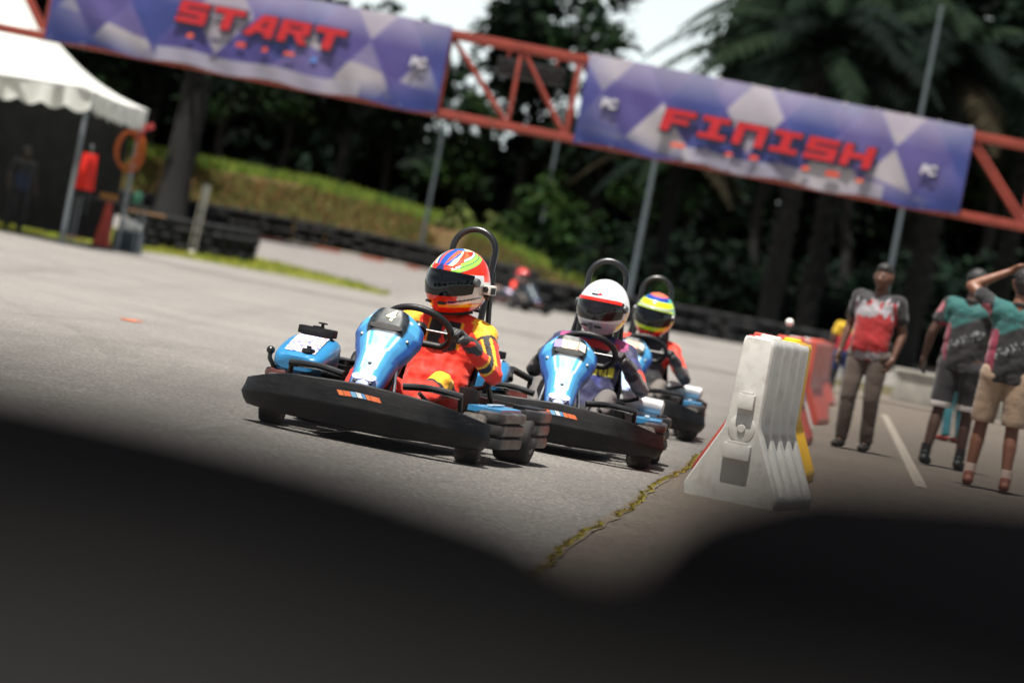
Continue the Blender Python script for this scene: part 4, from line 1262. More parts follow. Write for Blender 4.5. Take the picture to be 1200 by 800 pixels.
    def on_fair(u, t, lift):
        x, z, hw, th = lerpS(u); x2, z2, _, _ = lerpS(min(1, u+.03)); x1, z1, _, _ = lerpS(max(0, u-.03))
        tg = V((x2-x1, 0, z2-z1)).normalized(); nr = V((-tg.z, 0, tg.x)); nr = nr if nr.z > 0 else -nr
        prof = (1-abs(t)**2.6); drop = .085*max(0, (abs(t)-.35)/.65)**1.6*(.35+u)
        return V((x, t*hw, z))+nr*(th*.62*prof-drop+lift), tg, nr
    # air slot
    p, tg, nr = on_fair(.675, 0, .002)
    mb = MB(); out = []
    for k in range(24):
        a = 2*math.pi*k/24; out.append((.088*math.copysign(abs(math.cos(a))**.7, math.cos(a)), .020*math.copysign(abs(math.sin(a))**.8, math.sin(a))))
    mb.prism(out, .006, frame((0, 1, 0), tg, nr, p-nr*.004)); obj('air_slot', mb, mat('slot_black', '#060607', .7), fr)
    if number:
        p, tg, nr = on_fair(.845, 0, .004)
        me = text_mesh(number, .095, .003, frame((0, 1, 0), tg, nr, p+V((0, .0, 0))), 'number', shear=.2, bold=.0025)
        obj('number', me, mat('number_cream', '#e4d79a', .4, var=.05), fr)
    mb = MB()
    for u, t in ((.25, 0), (.05, .5), (.05, -.5), (.62, .75), (.62, -.75)):
        p, tg, nr = on_fair(u, t, .001); mb.lathe([(0, .006), (.007, .006), (.01, .003), (.011, -.003)], 12, frame((0, 1, 0), tg, nr, p))
    obj('bolt', mb, M_steel, fr)
    mb = MB()
    for i, c in enumerate(('#5a5098', '#c8a83a', '#c8682e', '#c4c0b6')):
        t = -.42+.28*i; p, tg, nr = on_fair(.80, t, .003); p2 = on_fair(.80, t+.1, .003)[0]; sx = (p2-p).normalized()
        mb.prism([(-.024, -.03), (.024, -.03), (.022, .03), (-.026, .03)], .002, frame(sx, tg, sx.cross(tg), p), col=lin(c))
    obj('sponsor_patch', mb, mat('sticker_vinyl', rough=.4, vc=True), fr, smooth=0)
    mb = MB(); 
    for s in (1, -1):
        p, tg, nr = on_fair(.10, .40*s, .0015); out = [(.032*math.cos(a), .024*math.sin(a)) for a in [2*math.pi*k/18 for k in range(18)]]
        mb.prism(out, .002, frame((0, 1, 0), tg, nr, p))
    obj('badge', mb, mat('badge_violet', '#8f98cf', .35, var=.2, vscale=60), fr)
    # brackets behind the fairing, steering gear
    mb = MB(); mb.tube([(.60, .02, .12), (.25, .10, .63)], .013, 10); obj('steering_column', mb, M_steel, K)
    mb = MB()
    for s in (1, -1):
        mb.tube([(.74, s*.15, .11), (.62, s*.10, .40), (.50, s*.06, .60)], .010, 8); mb.tube([(.70, s*.17, .12), (.80, s*.05, .34)], .009, 8)
    obj('fairing_bracket', mb, M_alu2, K)
    mb = MB(); mb.box((.50, .13, .20), (.14, .08, .10), .02); mb.lathe([(0, .05), (.035, .05), (.035, -.05), (0, -.05)], 16, frame((1, 0, 0), (0, 0, 1), (0, 1, 0), (.56, .19, .20))); obj('brake_cylinder', mb, M_yel, K)
    mb = MB(); mb.box((.46, .27, .22), (.13, .10, .08), .015); mb.tube([(.50, .30, .25), (.60, .24, .31)], .012, 8); obj('brake_caliper', mb, M_iron, K)
    for s in (1, -1):
        mb = MB(); mb.tube([(.64, s*.13, .09), (.66, s*.13, .26), (.66, s*.19, .26), (.65, s*.19, .18)], .008, 8); mb.box((.655, s*.16, .24), (.015, .08, .05), .005); obj('pedal', mb, M_alu2, K)
    for s in (1, -1):
        mb = MB()
        mb.tube(catmull([(.66, s*.16, .33), (.63, s*.30, .345), (.60, s*.47, .335)], 5), .02, 10)
        mb.tube([(.60, s*.46, .335), (.56, s*.47, .20)], .014, 8)
        obj('foot_guard', mb, M_steel, K)
    # steering wheel
    sw = V((.27, .10, .635)); ax = V((-.62, 0, .785)).normalized(); ex = V((0, 1, 0)); ey = ax.cross(ex).normalized()
    if ey.z < 0: ey = -ey
    mb = MB(); pts = []
    for k in range(40):
        a = 2*math.pi*k/40; r = .172
        cx, cy = math.cos(a)*r*1.03, math.sin(a)*r
        if math.sin(a) < -.72: cy = -.72*r
        pts.append(sw+ex*cx+ey*cy)
    mb.tube(pts, .0185, 12, closed=True); wh = obj('steering_wheel', mb, mat('wheel_grip', '#0c0c0e', .55, var=.2, bump=.2, bscale=120), K, smooth=60)
    mb = MB()
    for a in (rad(0), rad(180), rad(270)):
        mb.tube([sw, sw+(ex*math.cos(a)+ey*math.sin(a))*(.165 if a < 4 else .125)], .012, 8, sq=.5)
    mb.lathe([(0, .018), (.04, .018), (.045, .01), (.045, -.015), (0, -.015)], 18, frame(ex, ey, ax, sw)); obj('spokes', mb, M_steel, wh)
    # seat
    mb = MB(); rings = []
    for j, (x, z, hw, dep) in enumerate([(.12, .16, .15, .03), (.02, .105, .175, .05), (-.14, .085, .19, .09), (-.27, .12, .20, .14), (-.36, .24, .205, .16), (-.42, .40, .20, .13), (-.46, .54, .185, .08), (-.475, .60, .15, .03)]):
        pts = []
        nx = [(.0, 1), (-.1, 1), (-.5, .9), (-.9, .7), (-1, .5), (-1, .3), (-1, .15), (-1, 0)][j]
        for k in range(15):
            t = -1+2*k/14; pts.append(V((x, t*hw, z))+V((-nx[0], 0, nx[1])).normalized()*(dep*abs(t)**2.5))
        for k in range(14, -1, -1):
            t = -1+2*k/14; pts.append(V((x, t*(hw+.012), z))+V((-nx[0], 0, nx[1])).normalized()*(dep*abs(t)**2.5-.012))
        rings.append([q+V((0, SO, 0)) for q in pts])
    mb.loft(rings); obj('seat', mb, M_blk, K, smooth=50)
    # engine on the right with blue cowl, fuel tank on the left
    mb = MB(); mb.box((-.30, -.46, .25), (.30, .20, .26), .02)
    for k in range(7): mb.box((-.30, -.46, .20+.03*k), (.34, .235, .010), .003)
    mb.lathe([(0, .06), (.09, .06), (.1, .04), (.1, -.04), (0, -.05)], 20, frame((1, 0, 0), (0, 0, 1), (0, 1, 0), (-.30, -.60, .27)))
    obj('engine', mb, M_iron, K)
    mb = MB(); rings = []
    def tank_top(x): return .485-.12*max(0, (x-.06)/.36)**1.3
    for x, kw in ((.0, .8), (.015, .95), (.05, 1), (.15, 1), (.25, .99), (.33, .95), (.38, .86), (.405, .7)):
        zt0 = tank_top(x); w0 = .145*kw; r_ = []
        for q in range(28):
            a_ = 2*math.pi*q/28; cy, cz = math.cos(a_), math.sin(a_)
            yy = w0*math.copysign(abs(cy)**.55, cy); zz = math.copysign(abs(cz)**.55, cz)
            r_.append(V((x, -.49+yy, (zt0+.29)/2+(zt0-.29)/2*zz*(.9 if kw < .8 else 1))))
        rings.append(r_)
    mb.loft(rings)
    ec = obj('fuel_tank', mb, mat('tank_plastic', '#256f9e', .3, var=.08, coat=.3), K, smooth=55)
    mb = MB(); mb.grid(lambda u, v: V((.10+.26*u, -.575+.17*v, tank_top(.10+.26*u)+.003)), 20, 14)
    c_ = ['#d9dcea', '#7078bc', '#e0a080', '#d9dcea', '#6a72b8', '#c9cfe4']
    mb.c = [lin(c_[int(abs(mnoise.noise(p*26))*9) % 6]) for p in mb.v]
    obj('sticker', mb, mat('sticker_vinyl', rough=.4, vc=True), ec, smooth=180, fix=False)
    mb = MB(); mb.lathe([(0, .035), (.012, .035), (.014, .02), (.035, .018), (.038, 0)], 18, Matrix.Translation((.335, -.45, .398))); obj('tank_cap', mb, M_steel, ec)
    mb = MB(); mb.box((.05, -.49, .508), (.10, .20, .045), .012); mb.box((.05, -.49, .533), (.07, .05, .01), .004); mb.tube([(.05, -.47, .53), (.05, -.47, .552)], .009, 8); mb.lathe([(0, .562), (.024, .560), (.026, .552), (0, .550)], 14, Matrix.Translation((.05, -.47, 0))); mb.box((.05, -.49, .475), (.07, .16, .03)); obj('air_box', mb, M_blk, K)
    mb = MB(); mb.tube(catmull([(-.30, -.35, .36), (-.42, -.36, .42), (-.62, -.30, .40), (-.80, -.2, .36)], 5), .022, 10); mb.tube([(-.78, -.25, .35), (-.78, .22, .35)], .055, 14); obj('exhaust', mb, M_iron, K)
    mb = MB(); mb.tube([(.33, -.61, .27), (.36, -.645, .33), (.35, -.65, .365)], .013, 8); mb.ell((.35, -.65, .372), (.024, .024, .022), 12, 8); obj('choke_lever', mb, M_steel, K)
    mb = MB(); mb.tube([(-.27, .35, .375), (-.27, .365, .375), (-.27, .62, .365), (-.27, .635, .365)], [.03, .052, .052, .03], 18); mb.box((-.27, .50, .31), (.04, .2, .04), .008); obj('silencer', mb, mat('silencer_alu', '#b4b6b6', .42, metal=.35, var=.15, vscale=8), K)
    mb = MB(); mb.box((-.20, .34, .30), (.12, .10, .13), .015); mb.tube([(-.2, .34, .36), (-.15, .42, .38), (-.05, .46, .40)], .012, 8); obj('battery_box', mb, M_blk, K)
    # roll hoop
    mb = MB(); hw = .105
    def hoop(w_, z0, ztop, x0, x1):
        r = w_; p = [V((x0, -w_, z0)), V((x1, -w_, ztop-r))]
        p += [V((x1-.02*math.sin(a), -w_*math.cos(a), ztop-r+r*math.sin(a))) for a in [math.pi*k/14 for k in range(1, 14)]]
        p += [V((x1, w_, ztop-r)), V((x0, w_, z0))]; return [q+V((0, SO, 0)) for q in p]
    mb.tube(hoop(.12, .28, 1.215, -.50, -.60), .0185, 12)
    obj('roll_hoop', mb, M_steel, K, smooth=60)
    mb = MB(); O_ = V((0, SO, 0))
    for s in (1, -1):
        mb.tube([q+O_ for q in catmull([(-.585, s*.12, 1.00), (-.60, s*.135, .97), (-.60, s*.145, .8), (-.62, s*.20, .45), (-.70, s*.30, .13)], 5)], .016, 10)
        mb.tube([O_+V((-.56, s*.12, .74)), O_+V((-.46, s*.12, .58))], .014, 8); mb.tube([O_+V((-.50, s*.12, .30)), O_+V((-.45, s*.28, .10))], .013, 8)
    mb.tube([O_+V((-.575, -.12, .78)), O_+V((-.575, .12, .78))], .014, 8); obj('hoop_brace', mb, M_steel, K)
    return K
# ------------------------------------------------------------------ drivers
M_suit = mat('race_suit', rough=.75, vc=True, var=.10, vscale=9, bump=.35, bscale=22, sheen=.1)
M_glove = mat('glove', '#131318', .6, var=.3, vscale=25, bump=.3, bscale=60, sheen=.2)
M_shell = mat('helmet_paint', rough=.14, vc=True, var=.03, coat=.8)
M_visor = mat('visor', '#030507', .08, var=.05, spec=.45, rough_var=.02)
M_foam = mat('helmet_lining', '#15140f', .9)
HC = V((-.30, SO, .915))
HS = 1.12
def helm_pt(az, el, k=1.0):
    ce, se = math.cos(el), math.sin(el)
    x = .172*ce*math.cos(az); y = .140*ce*math.sin(az); z = .160*se
    fr = max(0, math.cos(az))
    if se < .15:                              # chin bar
        q = min(1, (.15-se)/.6); x += .030*fr**2*q; z -= .015*fr*q
    if se < -.2: x -= .018*max(0, -math.cos(az))*min(1, (-.2-se)/.4)
    if se > .3 and math.cos(az) < 0: x -= .012*(-math.cos(az))*math.sin((se-.3)*3)
    p = V((x, y, z))
    d = 1+.04*max(0, 1-abs(se)*2)             # slightly square sides
    return V((p.x*k, p.y*k*d, p.z*k))*HS
def make_helmet(parent, pos, yaw, pitch, paint, roll=0, camera=False, visor_mat=None, band=None):
    M = Matrix.Translation(pos) @ Matrix.Rotation(yaw, 4, 'Z') @ Matrix.Rotation(pitch, 4, 'Y') @ Matrix.Rotation(roll, 4, 'X')
    NU, NV = 200, 130; E0, E1 = rad(-58), rad(90)
    mb = MB(); rings = []; meta = []
    def opening(az, el):
        a = abs(az)
        if a > rad(68): return False
        top = rad(18)-rad(3)*(a/rad(72))**2; bot = rad(-17)+rad(5)*(a/rad(72))**2
        return bot < el < top
    for j in range(NV+1):
        el = E0+(E1-E0)*j/NV; r = []
        for i in range(NU):
            az = -math.pi+2*math.pi*i/NU
            k = .965 if opening(az, el) else 1.0
            # raised spoiler edges and vents
            if rad(20) < el < rad(24) and abs(az) < rad(60): k = 1.012
            if abs(az) < rad(20) and rad(-38) < el < rad(-31): k = .985
            r.append(helm_pt(az, el, k)); meta.append((az, el))
        rings.append(r)
    mb.loft(rings, cap=False)
    mb.c = [paint(az, el) for az, el in meta]
    sh = obj('helmet', mb.xf(M), M_shell, parent, smooth=55)
    mb = MB(); mb.loft([[helm_pt(-math.pi+2*math.pi*i/60, E0, k) + V((0, 0, dz)) for i in range(60)] for k, dz in ((1.0, 0), (1.01, -.012), (.93, -.016), (.82, .01))], cap=False)
    obj('rim', mb.xf(M), M_foam, sh)
    mb = MB(); n1, n2 = 60, 18
    def vf(u, v, k):
        az = rad(-73)+rad(146)*u; a = abs(az)/rad(73)
        top = rad(20.5)-rad(4)*a**2; bot = rad(-20)+rad(6)*a**3
        return helm_pt(az, bot+(top-bot)*v, k)
    mb.grid(lambda u, v: vf(u, v, 1.018), n1, n2); mb.grid(lambda u, v: vf(u, v, 1.004), n1, n2)
    ob = obj('visor', mb.xf(M), visor_mat or M_visor, sh, smooth=70)
    if band:
        mb = MB()
        def bf(u, v):
            az = rad(-66)+rad(132)*u; a = abs(az)/rad(78); top = rad(21)-rad(4)*a**2
            return helm_pt(az, top-rad(band[1])*(1-v), 1.024)
        mb.grid(bf, 50, 5); obj('sunstrip', mb.xf(M), mat('strip_'+band[0].strip('#'), band[0], .3, var=.05), ob, smooth=70, fix=True)
    for s in (1, -1):
        mb = MB()
        c = helm_pt(s*rad(77), rad(5), 1.0); nrm = V((c.x*.4, c.y, c.z*.3)).normalized()
        mb.lathe([(0, .016), (.018, .016), (.024, .010), (.026, -.004)], 22, frame(nrm.orthogonal().normalized(), nrm.cross(nrm.orthogonal().normalized()), nrm, c))
        obj('visor_pivot', mb.xf(M), mat('pivot_grey', '#5a5c5e', .35, metal=.5), sh)
    # chin vents
    for s in (1, -1):
        mb = MB()
        c = helm_pt(s*rad(20), rad(-34), 1.0); mb.box(c, (.02, .045, .014), .005, M=Matrix.Rotation(s*rad(24), 3, 'Z'))
        obj('chin_vent', mb.xf(M), MK, sh)
    if camera:
        c = helm_pt(rad(104), rad(-6), 1.0)+V((0, .030, 0))
        mb = MB(); mb.box(c, (.062, .042, .052), .008); cmo = obj('action_camera', mb.xf(M), mat('cam_white', '#d4d0c6', .35), sh)
        mb = MB(); mb.lathe([(0, .012), (.014, .012), (.017, .004), (.017, 0)], 18, frame((0, 1, 0), (0, 0, 1), (1, 0, 0), c+V((.031, -.004, .004)))); mb.box(c+V((.0, .0215, -.003)), (.04, .003, .035), .001)
        obj('lens', mb.xf(M), MK, cmo)
        mb = MB(); mb.tube([c+V((0, -.03, -.03)), c+V((.0, -.01, -.05)), c+V((.02, .0, -.03))], .012, 8); mb.box(c+V((0, -.025, 0)), (.04, .03, .03), .006)
        obj('camera_mount', mb.xf(M), MK, cmo)
    return sh, M
def glove_caps(wrist, palm, grip_axis, fin_dir, k=1.0):
    """hand closed on a rim: palm plus four curled fingers and a thumb"""
    caps = []
    wrist, palm = V(wrist), V(palm); fd = V(fin_dir).normalized(); ga = V(grip_axis)
    up = (palm-wrist).normalized(); fd = (fd-up*fd.dot(up)).normalized(); ga = (ga-up*ga.dot(up)-fd*ga.dot(fd)).normalized()
    caps.append((wrist-up*.01, .034*k, palm-up*.035, .027*k))
    for i in range(4): caps.append((palm-up*.035+ga*(.016*(i-1.5))*k, .019*k, palm+up*.028+ga*(.0225*(i-1.5))*k, .0165*k))
    for i, L in zip(range(4), (.92, 1.0, .96, .82)):
        b = palm+(ga*.0245*(i-1.5)+up*.036)*k
        m1 = b+(up*.45+fd*.9).normalized()*.040*k*L; m2 = m1+(fd*.45-up*.9).normalized()*.030*k*L; m3 = m2+(-fd*.55-up*.8).normalized()*.022*k*L
        caps += [(b, .0118*k, m1, .0112*k), (m1, .0112*k, m2, .0106*k), (m2, .0106*k, m3, .0098*k)]
    t0 = palm+ga*.034*k-up*.02; t1 = t0+(ga*.016+up*.028+fd*.022)*k; t2 = t1+(up*.010-ga*.006+fd*.026)*k
    caps += [(t0, .016*k, t1, .0135*k), (t1, .0135*k, t2, .0115*k)]
    return caps
def make_driver(lab, suit, paint, yaw, pitch, K, group=None, sleeve_skin=False, camera=False, glove=M_glove, visor_mat=None, band=None, hroll=0, lean=0, boots='#16161a', vox=.0115):
    D = thing('person', lab, 'person', (0, 0, 0), 0, group)
    D.location = K.location; D.rotation_euler = K.rotation_euler
    sh, el_, ha, grip = {}, {}, {}, {}
    caps = []
    lean += SO; pel = V((-.20, SO, .20)); chest = V((-.335, lean, .53)); neck = V((-.325, lean, .70))
    for s in (1, -1):
        S = V((-.315, s*.200+lean, .655)); E = V((-.09, s*.345+lean, .45)); W = V((.155, s*.225+.085, .545))
        if s < 0: E = V((-.06, -.34+lean, .46)); W = V((.16, -.13, .55))
        rim = V((.262, s*.175+.10, .640)); fdv = V((.62, -s*.40, -.50)).normalized()
        W = rim-fdv*.034-(rim-E).normalized()*.125
        grip[s] = (rim-fdv*.034-(rim-E).normalized()*.034, fdv)
        sh[s], el_[s], ha[s] = S, E, W
        caps += [(S, .078, S.lerp(E, .45), .064), (S.lerp(E, .4), .064, E, .052), (E, .054, E.lerp(W, .4), .052), (E.lerp(W, .35), .052, W, .040)]
        caps += [(chest+V((0, s*.07, .08)), .105, S, .080), (neck, .060, S+V((0, -s*.02, .015)), .070)]
        H = V((-.18, s*.10+SO, .19)); Kn = V((.30, s*.205+.07, .375)); A = V((.64, s*.165, .15))
        caps += [(H, .105, H.lerp(Kn, .5), .088), (H.lerp(Kn, .45), .088, Kn, .064), (Kn, .066, Kn.lerp(A, .35), .060), (Kn.lerp(A, .3), .060, A, .044)]
        caps += [(pel+V((0, s*.06, .02)), .125, chest+V((0, s*.06, -.05)), .122), (chest+V((.01, s*.07, -.06)), .115, chest+V((.0, s*.085, .08)), .112)]
    caps += [(pel, .13, chest, .13), (chest, .125, neck, .075), (neck, .062, neck+V((.01, 0, .10)), .058)]
    me = blob('body', caps, vox, 5)
    # cloth folds
    nrm_ = [v.normal.copy() for v in me.vertices]
    for v, vn in zip(me.vertices, nrm_):
        n = mnoise.noise(V((v.co.x*7, v.co.y*7, v.co.z*18)))*.009+mnoise.noise(v.co*26)*.005-abs(mnoise.noise(V((v.co.x*9+3, v.co.y*9, v.co.z*20))))*.010
        v.co += vn*n
    info = dict(sh=sh, el=el_, ha=ha, chest=chest, neck=neck)
    paint_mesh(me, lambda p: suit(p, info))
    b = obj('body', me, M_suit, D)
    for s in (1, -1):
        W = ha[s]; pm, fdv = grip[s]; up = (pm-W).normalized()
        caps = [(W-up*.075, .046, W-up*.005, .041)]+glove_caps(W, pm, V((.70, 0, .66)), fdv, 1.1)
        gm = blob('glove', caps, .0042, 1); obj('glove', gm, glove, D)
    for s in (1, -1):
        A = V((.64, s*.165, .15)); mb_ = blob('boot', [(A+V((-.02, 0, -.01)), .052, A+V((.01, 0, .03)), .05), (A+V((-.01, 0, -.035)), .045, A+V((.07, 0, .03)), .038), (A+V((.07, 0, .03)), .038, A+V((.10, 0, .09)), .030)], .012, 4)
        obj('boot', mb_, mat('boot_'+boots.strip('#'), boots, .6), D)
    hp = HC+V((0, lean-SO+.012, 0))
    make_helmet(D, hp, yaw, pitch, paint, hroll, camera, visor_mat, band)
    return D
def segd(p, a, b):
    ab = b-a; t = max(0, min(1, (p-a).dot(ab)/ab.length_squared)); return (p-(a+ab*t)).length, t
RED = lin('#bd170b'); YEL = lin('#dc9c0e'); BLK = lin('#100f14'); ORG = lin('#d8380a')
def suit_red(p, I):
    c = mixc(RED, ORG, .35+.3*mnoise.noise(p*4))
    for s in (1, -1):
        S, E, W = I['sh'][s], I['el'][s], I['ha'][s]
        d1, t1 = segd(p, S, E); d2, t2 = segd(p, E, W)
        out = V((0, s, 0))
        if min(d1, d2) < .10 and (p.y-SO)*s > .15:
            if d1 <= d2:
                ax = (E-S).normalized(); r = p-(S+(E-S)*t1); r -= ax*r.dot(ax); r = r.normalized() if r.length > 1e-5 else V((0, 0, 1))
                ref = V((.75, s*.45, .25)); ref -= ax*ref.dot(ax); ref.normalize(); side = ax.cross(ref)
                ang = math.atan2(r.dot(side), r.dot(ref))*s
                if t1 < .22 and r.z > .25 and ang > -1.3: c = YEL
                if .22 < t1 < .28 and r.z > -.3: c = BLK
                if t1 >= .28:
                    if abs(ang-.35) < .30: c = BLK
                    if abs(ang-.35+.42) < .15 or abs(ang-.35-.42) < .12: c = YEL
            else:
                if .28 < t2 < .50: c = BLK
                if .24 < t2 < .30 or .44 < t2 < .50: c = YEL
        if (p-S).length < .10 and p.z > S.z+.05: c = YEL
    # chest panel and emblem
    if p.x > I['chest'].x+.05 and p.z > .50 and abs(p.y-SO) < .17:
        q = abs(p.y-SO)
        if .015 < q < .085 and .52+q*.3 < p.z < .70: c = BLK
        if q > .085 and q < .097 and .55 < p.z < .70: c = YEL
        if 0 > (p.y-SO-.125)**2+((p.z-.60)*.9)**2 < .030**2 and (p.y-SO-.125)**2+((p.z-.60)*.9)**2 > .020**2: c = YEL
    # knees
    if p.x > .12:
        for s in (1, -1):
            Kn = V((.30, s*.205+.07, .375)); d = (p-Kn).length
            if d < .085 and p.z > .34: c = YEL
            if .085 <= d < .105 and p.z > .3: c = BLK
            pass
    if p.z < .36 and p.x < .10 and abs(p.y-SO) > .16 and p.x > -.1 and p.z > .2: c = YEL if abs(p.x) < .045 else c
    return c
def suit_blue(p, I):
    c = lin('#171b42')
    if mnoise.noise(p*9) > .22: c = lin('#242a64')
    for s in (1, -1):
        S, E, W = I['sh'][s], I['el'][s], I['ha'][s]
        d1, t1 = segd(p, S, E); d2, t2 = segd(p, E, W)
        if min(d1, d2) < .10 and (p.y-SO)*s > .17:
            if d1 <= d2 and t1 > .62: c = lin('#d8341c') if t1 < .86 else lin('#6d625c')
            if d2 < d1: c = lin('#5f5650') if t2 < .55 else lin('#17161a')
        if (p-(S+V((.05, -s*.03, .05)))).length < .05: c = lin('#8a3466')
    if p.x > -.26 and p.z > .50 and abs(p.y-SO) < .16:
        c = lin('#1b1c22')
        if p.z > .655: c = lin('#b02a2a')
        if .50 < p.z < .56 and mnoise.noise(V((p.y*60, p.z*10, 0))) > -.1: c = lin('#b8b02c')
    if p.z < .44 and p.x > -.16 and (p.x > -.05 or p.z < .3): c = lin('#54504f') if p.x > .18 else lin('#1a1a1f')
    return c
def suit_dark(p, I):
    c = lin('#1c1c22')
    for s in (1, -1):
        S, E, W = I['sh'][s], I['el'][s], I['ha'][s]
        d1, t1 = segd(p, S, E); d2, t2 = segd(p, E, W)
        if min(d1, d2) < .11 and (p.y-SO)*s > .15:
            if d1 <= d2: c = lin('#d8301a') if t1 < .72 else lin('#1a1a1e')
            else: c = lin('#6b625c') if t2 > .3 else lin('#1a1a1e')
    if p.z < .44 and p.x > .05: c = lin('#5a534e')
    return c
# helmet graphics: az 0 = front, + = wearer's left
def paint_red(az, el):
    a = abs(az); e = math.degrees(el); d = math.degrees(a)
    R_ = lin('#dc2c0c'); c = R_
    if e > 18:
        W_ = lin('#e6efe6'); B_ = lin('#1c4a9c'); L_ = lin('#8fdc4a'); G_ = lin('#c4ecb8'); N_ = lin('#1a2a60')
        g_ = e-30
        if e > 33 and d < 78-.3*g_: c = lin('#e05a34') if e > 50 else lin('#e04a26')
        if g_ > 0:
            if abs(d-(21+g_*.75)) < 6: c = G_
            if abs(d-(12+g_*.8)) < 4.5 and g_ < 32: c = B_
            if abs(d-(34+g_*.55)) < 5 and g_ > 6: c = lin('#d83a20')
        if d < 7+max(0, g_)*.24 and e > 20 and e < 72: c = B_
        if e > 72: c = lin('#2a5cae') if d < 60 else G_
        for e0, hw_, cc, d0 in ((17, 4.5, L_, 26), (27, 2.2, W_, 34), (33, 3.6, L_, 44), (44, 2.0, W_, 52)):
            dv = e-(e0+(d-d0)*.42)
            if d > d0 and d < 118 and abs(dv) < hw_: c = cc
            elif d > d0 and d < 118 and abs(dv) < hw_+1.3: c = N_
        if d < 10 and 19 < e < 32-.6*d: c = N_
        if d > 122: c = R_ if e < 50 else lin('#e8562e')
    else:
        line = (d-60)*.42-6-e
        if d > 48 and e > -34 and d < 120: c = lin('#d8d6d2')
        if d > 70 and e > 6: c = lin('#f23a12') if d > 96 else lin('#c9cccf')
        if d > 28 and abs(e+27+(60-d)*.16) < 2.0 and d < 100: c = lin('#2a2f5a')
        if d > 24 and abs(e+33+(60-d)*.16) < 2.6 and d < 100: c = lin('#e6e2dc')
        if e < -36 and d > 10 and d < 110: c = lin('#f2b41a') if e > -43 else R_
        if d > 120: c = R_ if (d+e) % 40 < 24 else lin('#2257ac')
    return c
def paint_white(az, el):
    e = math.degrees(el); d = math.degrees(abs(az)); c = lin('#d9dadd')
    if e < -24 and d < 100: c = lin('#a9a6ab') if e > -46 else lin('#b9b7ba')
    if d < 6 and -46 < e < -26: c = lin('#77757c')
    if 24 < e < 30 and d < 16: c = lin('#2a2c34') if math.degrees(az) < 4 else lin('#c8283a')
    if 30 <= e < 34 and 4 < math.degrees(az) < 12: c = lin('#c8283a')
    if abs(e+20) < 2 and d > 80 and d < 140: c = lin('#c2313a')
    return c
def paint_neon(az, el):
    e = math.degrees(el); d = math.degrees(abs(az)); c = lin('#c6ea14')
    if e > 62: c = lin('#ef6a45')
    elif e > 45: c = lin('#173a8f') if d < 70 or e > 56 else lin('#35b9a8')
    elif 22 < e < 28: c = lin('#8f8f9a')
    if e < -22: c = lin('#c6ea14')
    if e < -31: c = lin('#e02a20')
    if e < -46: c = lin('#c41f2a')
    if d > 75 and 0 < e < 40 and (d*.6+e) % 34 < 9: c = lin('#2aa59a')
    if d > 60 and -30 < e < -10: c = lin('#f0b818')
    return c
def paint_red2(az, el):
    return lin('#c23a36') if math.degrees(el) > -20 else lin('#e0d8d4')

HEAD = rad(-90-15)      # kart heading in world (towards the camera, a little to its left)
def place_kart(K, Yc, px, py, hd):
    """put the point under the kart's middle at the ground point seen at (px, py)"""
    p = G(px, py); K.location = (p.x, p.y, p.z+.005); K.rotation_euler = (0, 0, hd)
K1 = make_kart('leading blue go-kart with the cream number 4 on its fairing', '4', .30)
H1, H2, H3, H4 = rad(-90-11), rad(-90-2), rad(-90-1), rad(-90+32)
place_kart(K1, 0, 456, 519, H1)
dr1 = make_driver('driver in a red and yellow race suit and red patterned helmet in the leading kart', suit_red, paint_red, rad(-26), rad(5), K1, 'kart drivers', camera=True, vox=.0085)
def clone_kart(src, lab, px, py, hd):
    k = dup(src, (0, 0, 0), 0, lab); place_kart(k, 0, px, py, hd); return k
K2 = clone_kart(K1, 'second blue go-kart right behind the leader with the white helmeted driver', 647, 526, H2)
K3 = clone_kart(K1, 'third go-kart driven by the yellow helmeted driver', 721, 499, H3)
K4 = clone_kart(K1, 'distant go-kart far behind the others on the track', 606, 363, H4)
for o in [o for o in bpy.data.objects if o.parent == K1 and o.name.split('.')[0] == 'silencer']: bpy.data.objects.remove(o)
def drop_child(K, names):
    fr_ = [o for o in bpy.data.objects if o.parent == K and o.name.split('.')[0] == 'front_fairing']
    for c in [o for o in bpy.data.objects if o.parent in fr_ and o.name.split('.')[0] in names]: bpy.data.objects.remove(c)
for k in (K2, K3, K4): drop_child(k, ('number',))
drop_child(K1, ('sponsor_patch',)); drop_child(K4, ('sponsor_patch',))
for o in [o for o in bpy.data.objects if o.parent == K4 and o.name.split('.')[0] in ('front_fairing', 'fuel_tank', 'side_bumper')]:
    if not o.name.startswith('side'):
        o.data = o.data.copy(); o.data.materials.clear(); o.data.materials.append(mat('dark_bodywork', '#22333f', .35, var=.1))
    for c in [c for c in bpy.data.objects if c.parent == o and c.name.startswith('pod_top')]:
        c.data = c.data.copy(); c.data.materials.clear(); c.data.materials.append(mat('dark_bodywork'))
M_visor_tint = mat('visor_clear', '#131012', .12, var=.3, vscale=12, spec=.5)
M_brown = mat('glove_grey', '#5a524c', .8, var=.2)
dr2 = make_driver('driver with plain white helmet and blue suit in the second kart', suit_blue, paint_white, rad(-18), rad(3), K2, 'kart drivers', visor_mat=M_visor_tint, band=('#d8281e', 6.5), vox=.015, lean=.0)
dr3 = make_driver('driver with fluorescent yellow helmet and red sleeves in the third kart', suit_dark, paint_neon, rad(-12), rad(6), K3, 'kart drivers', vox=.018, hroll=rad(-5))
dr4 = make_driver('tiny driver with red helmet in the distant kart', suit_dark, paint_red2, rad(4), rad(4), K4, 'kart drivers', vox=.022)
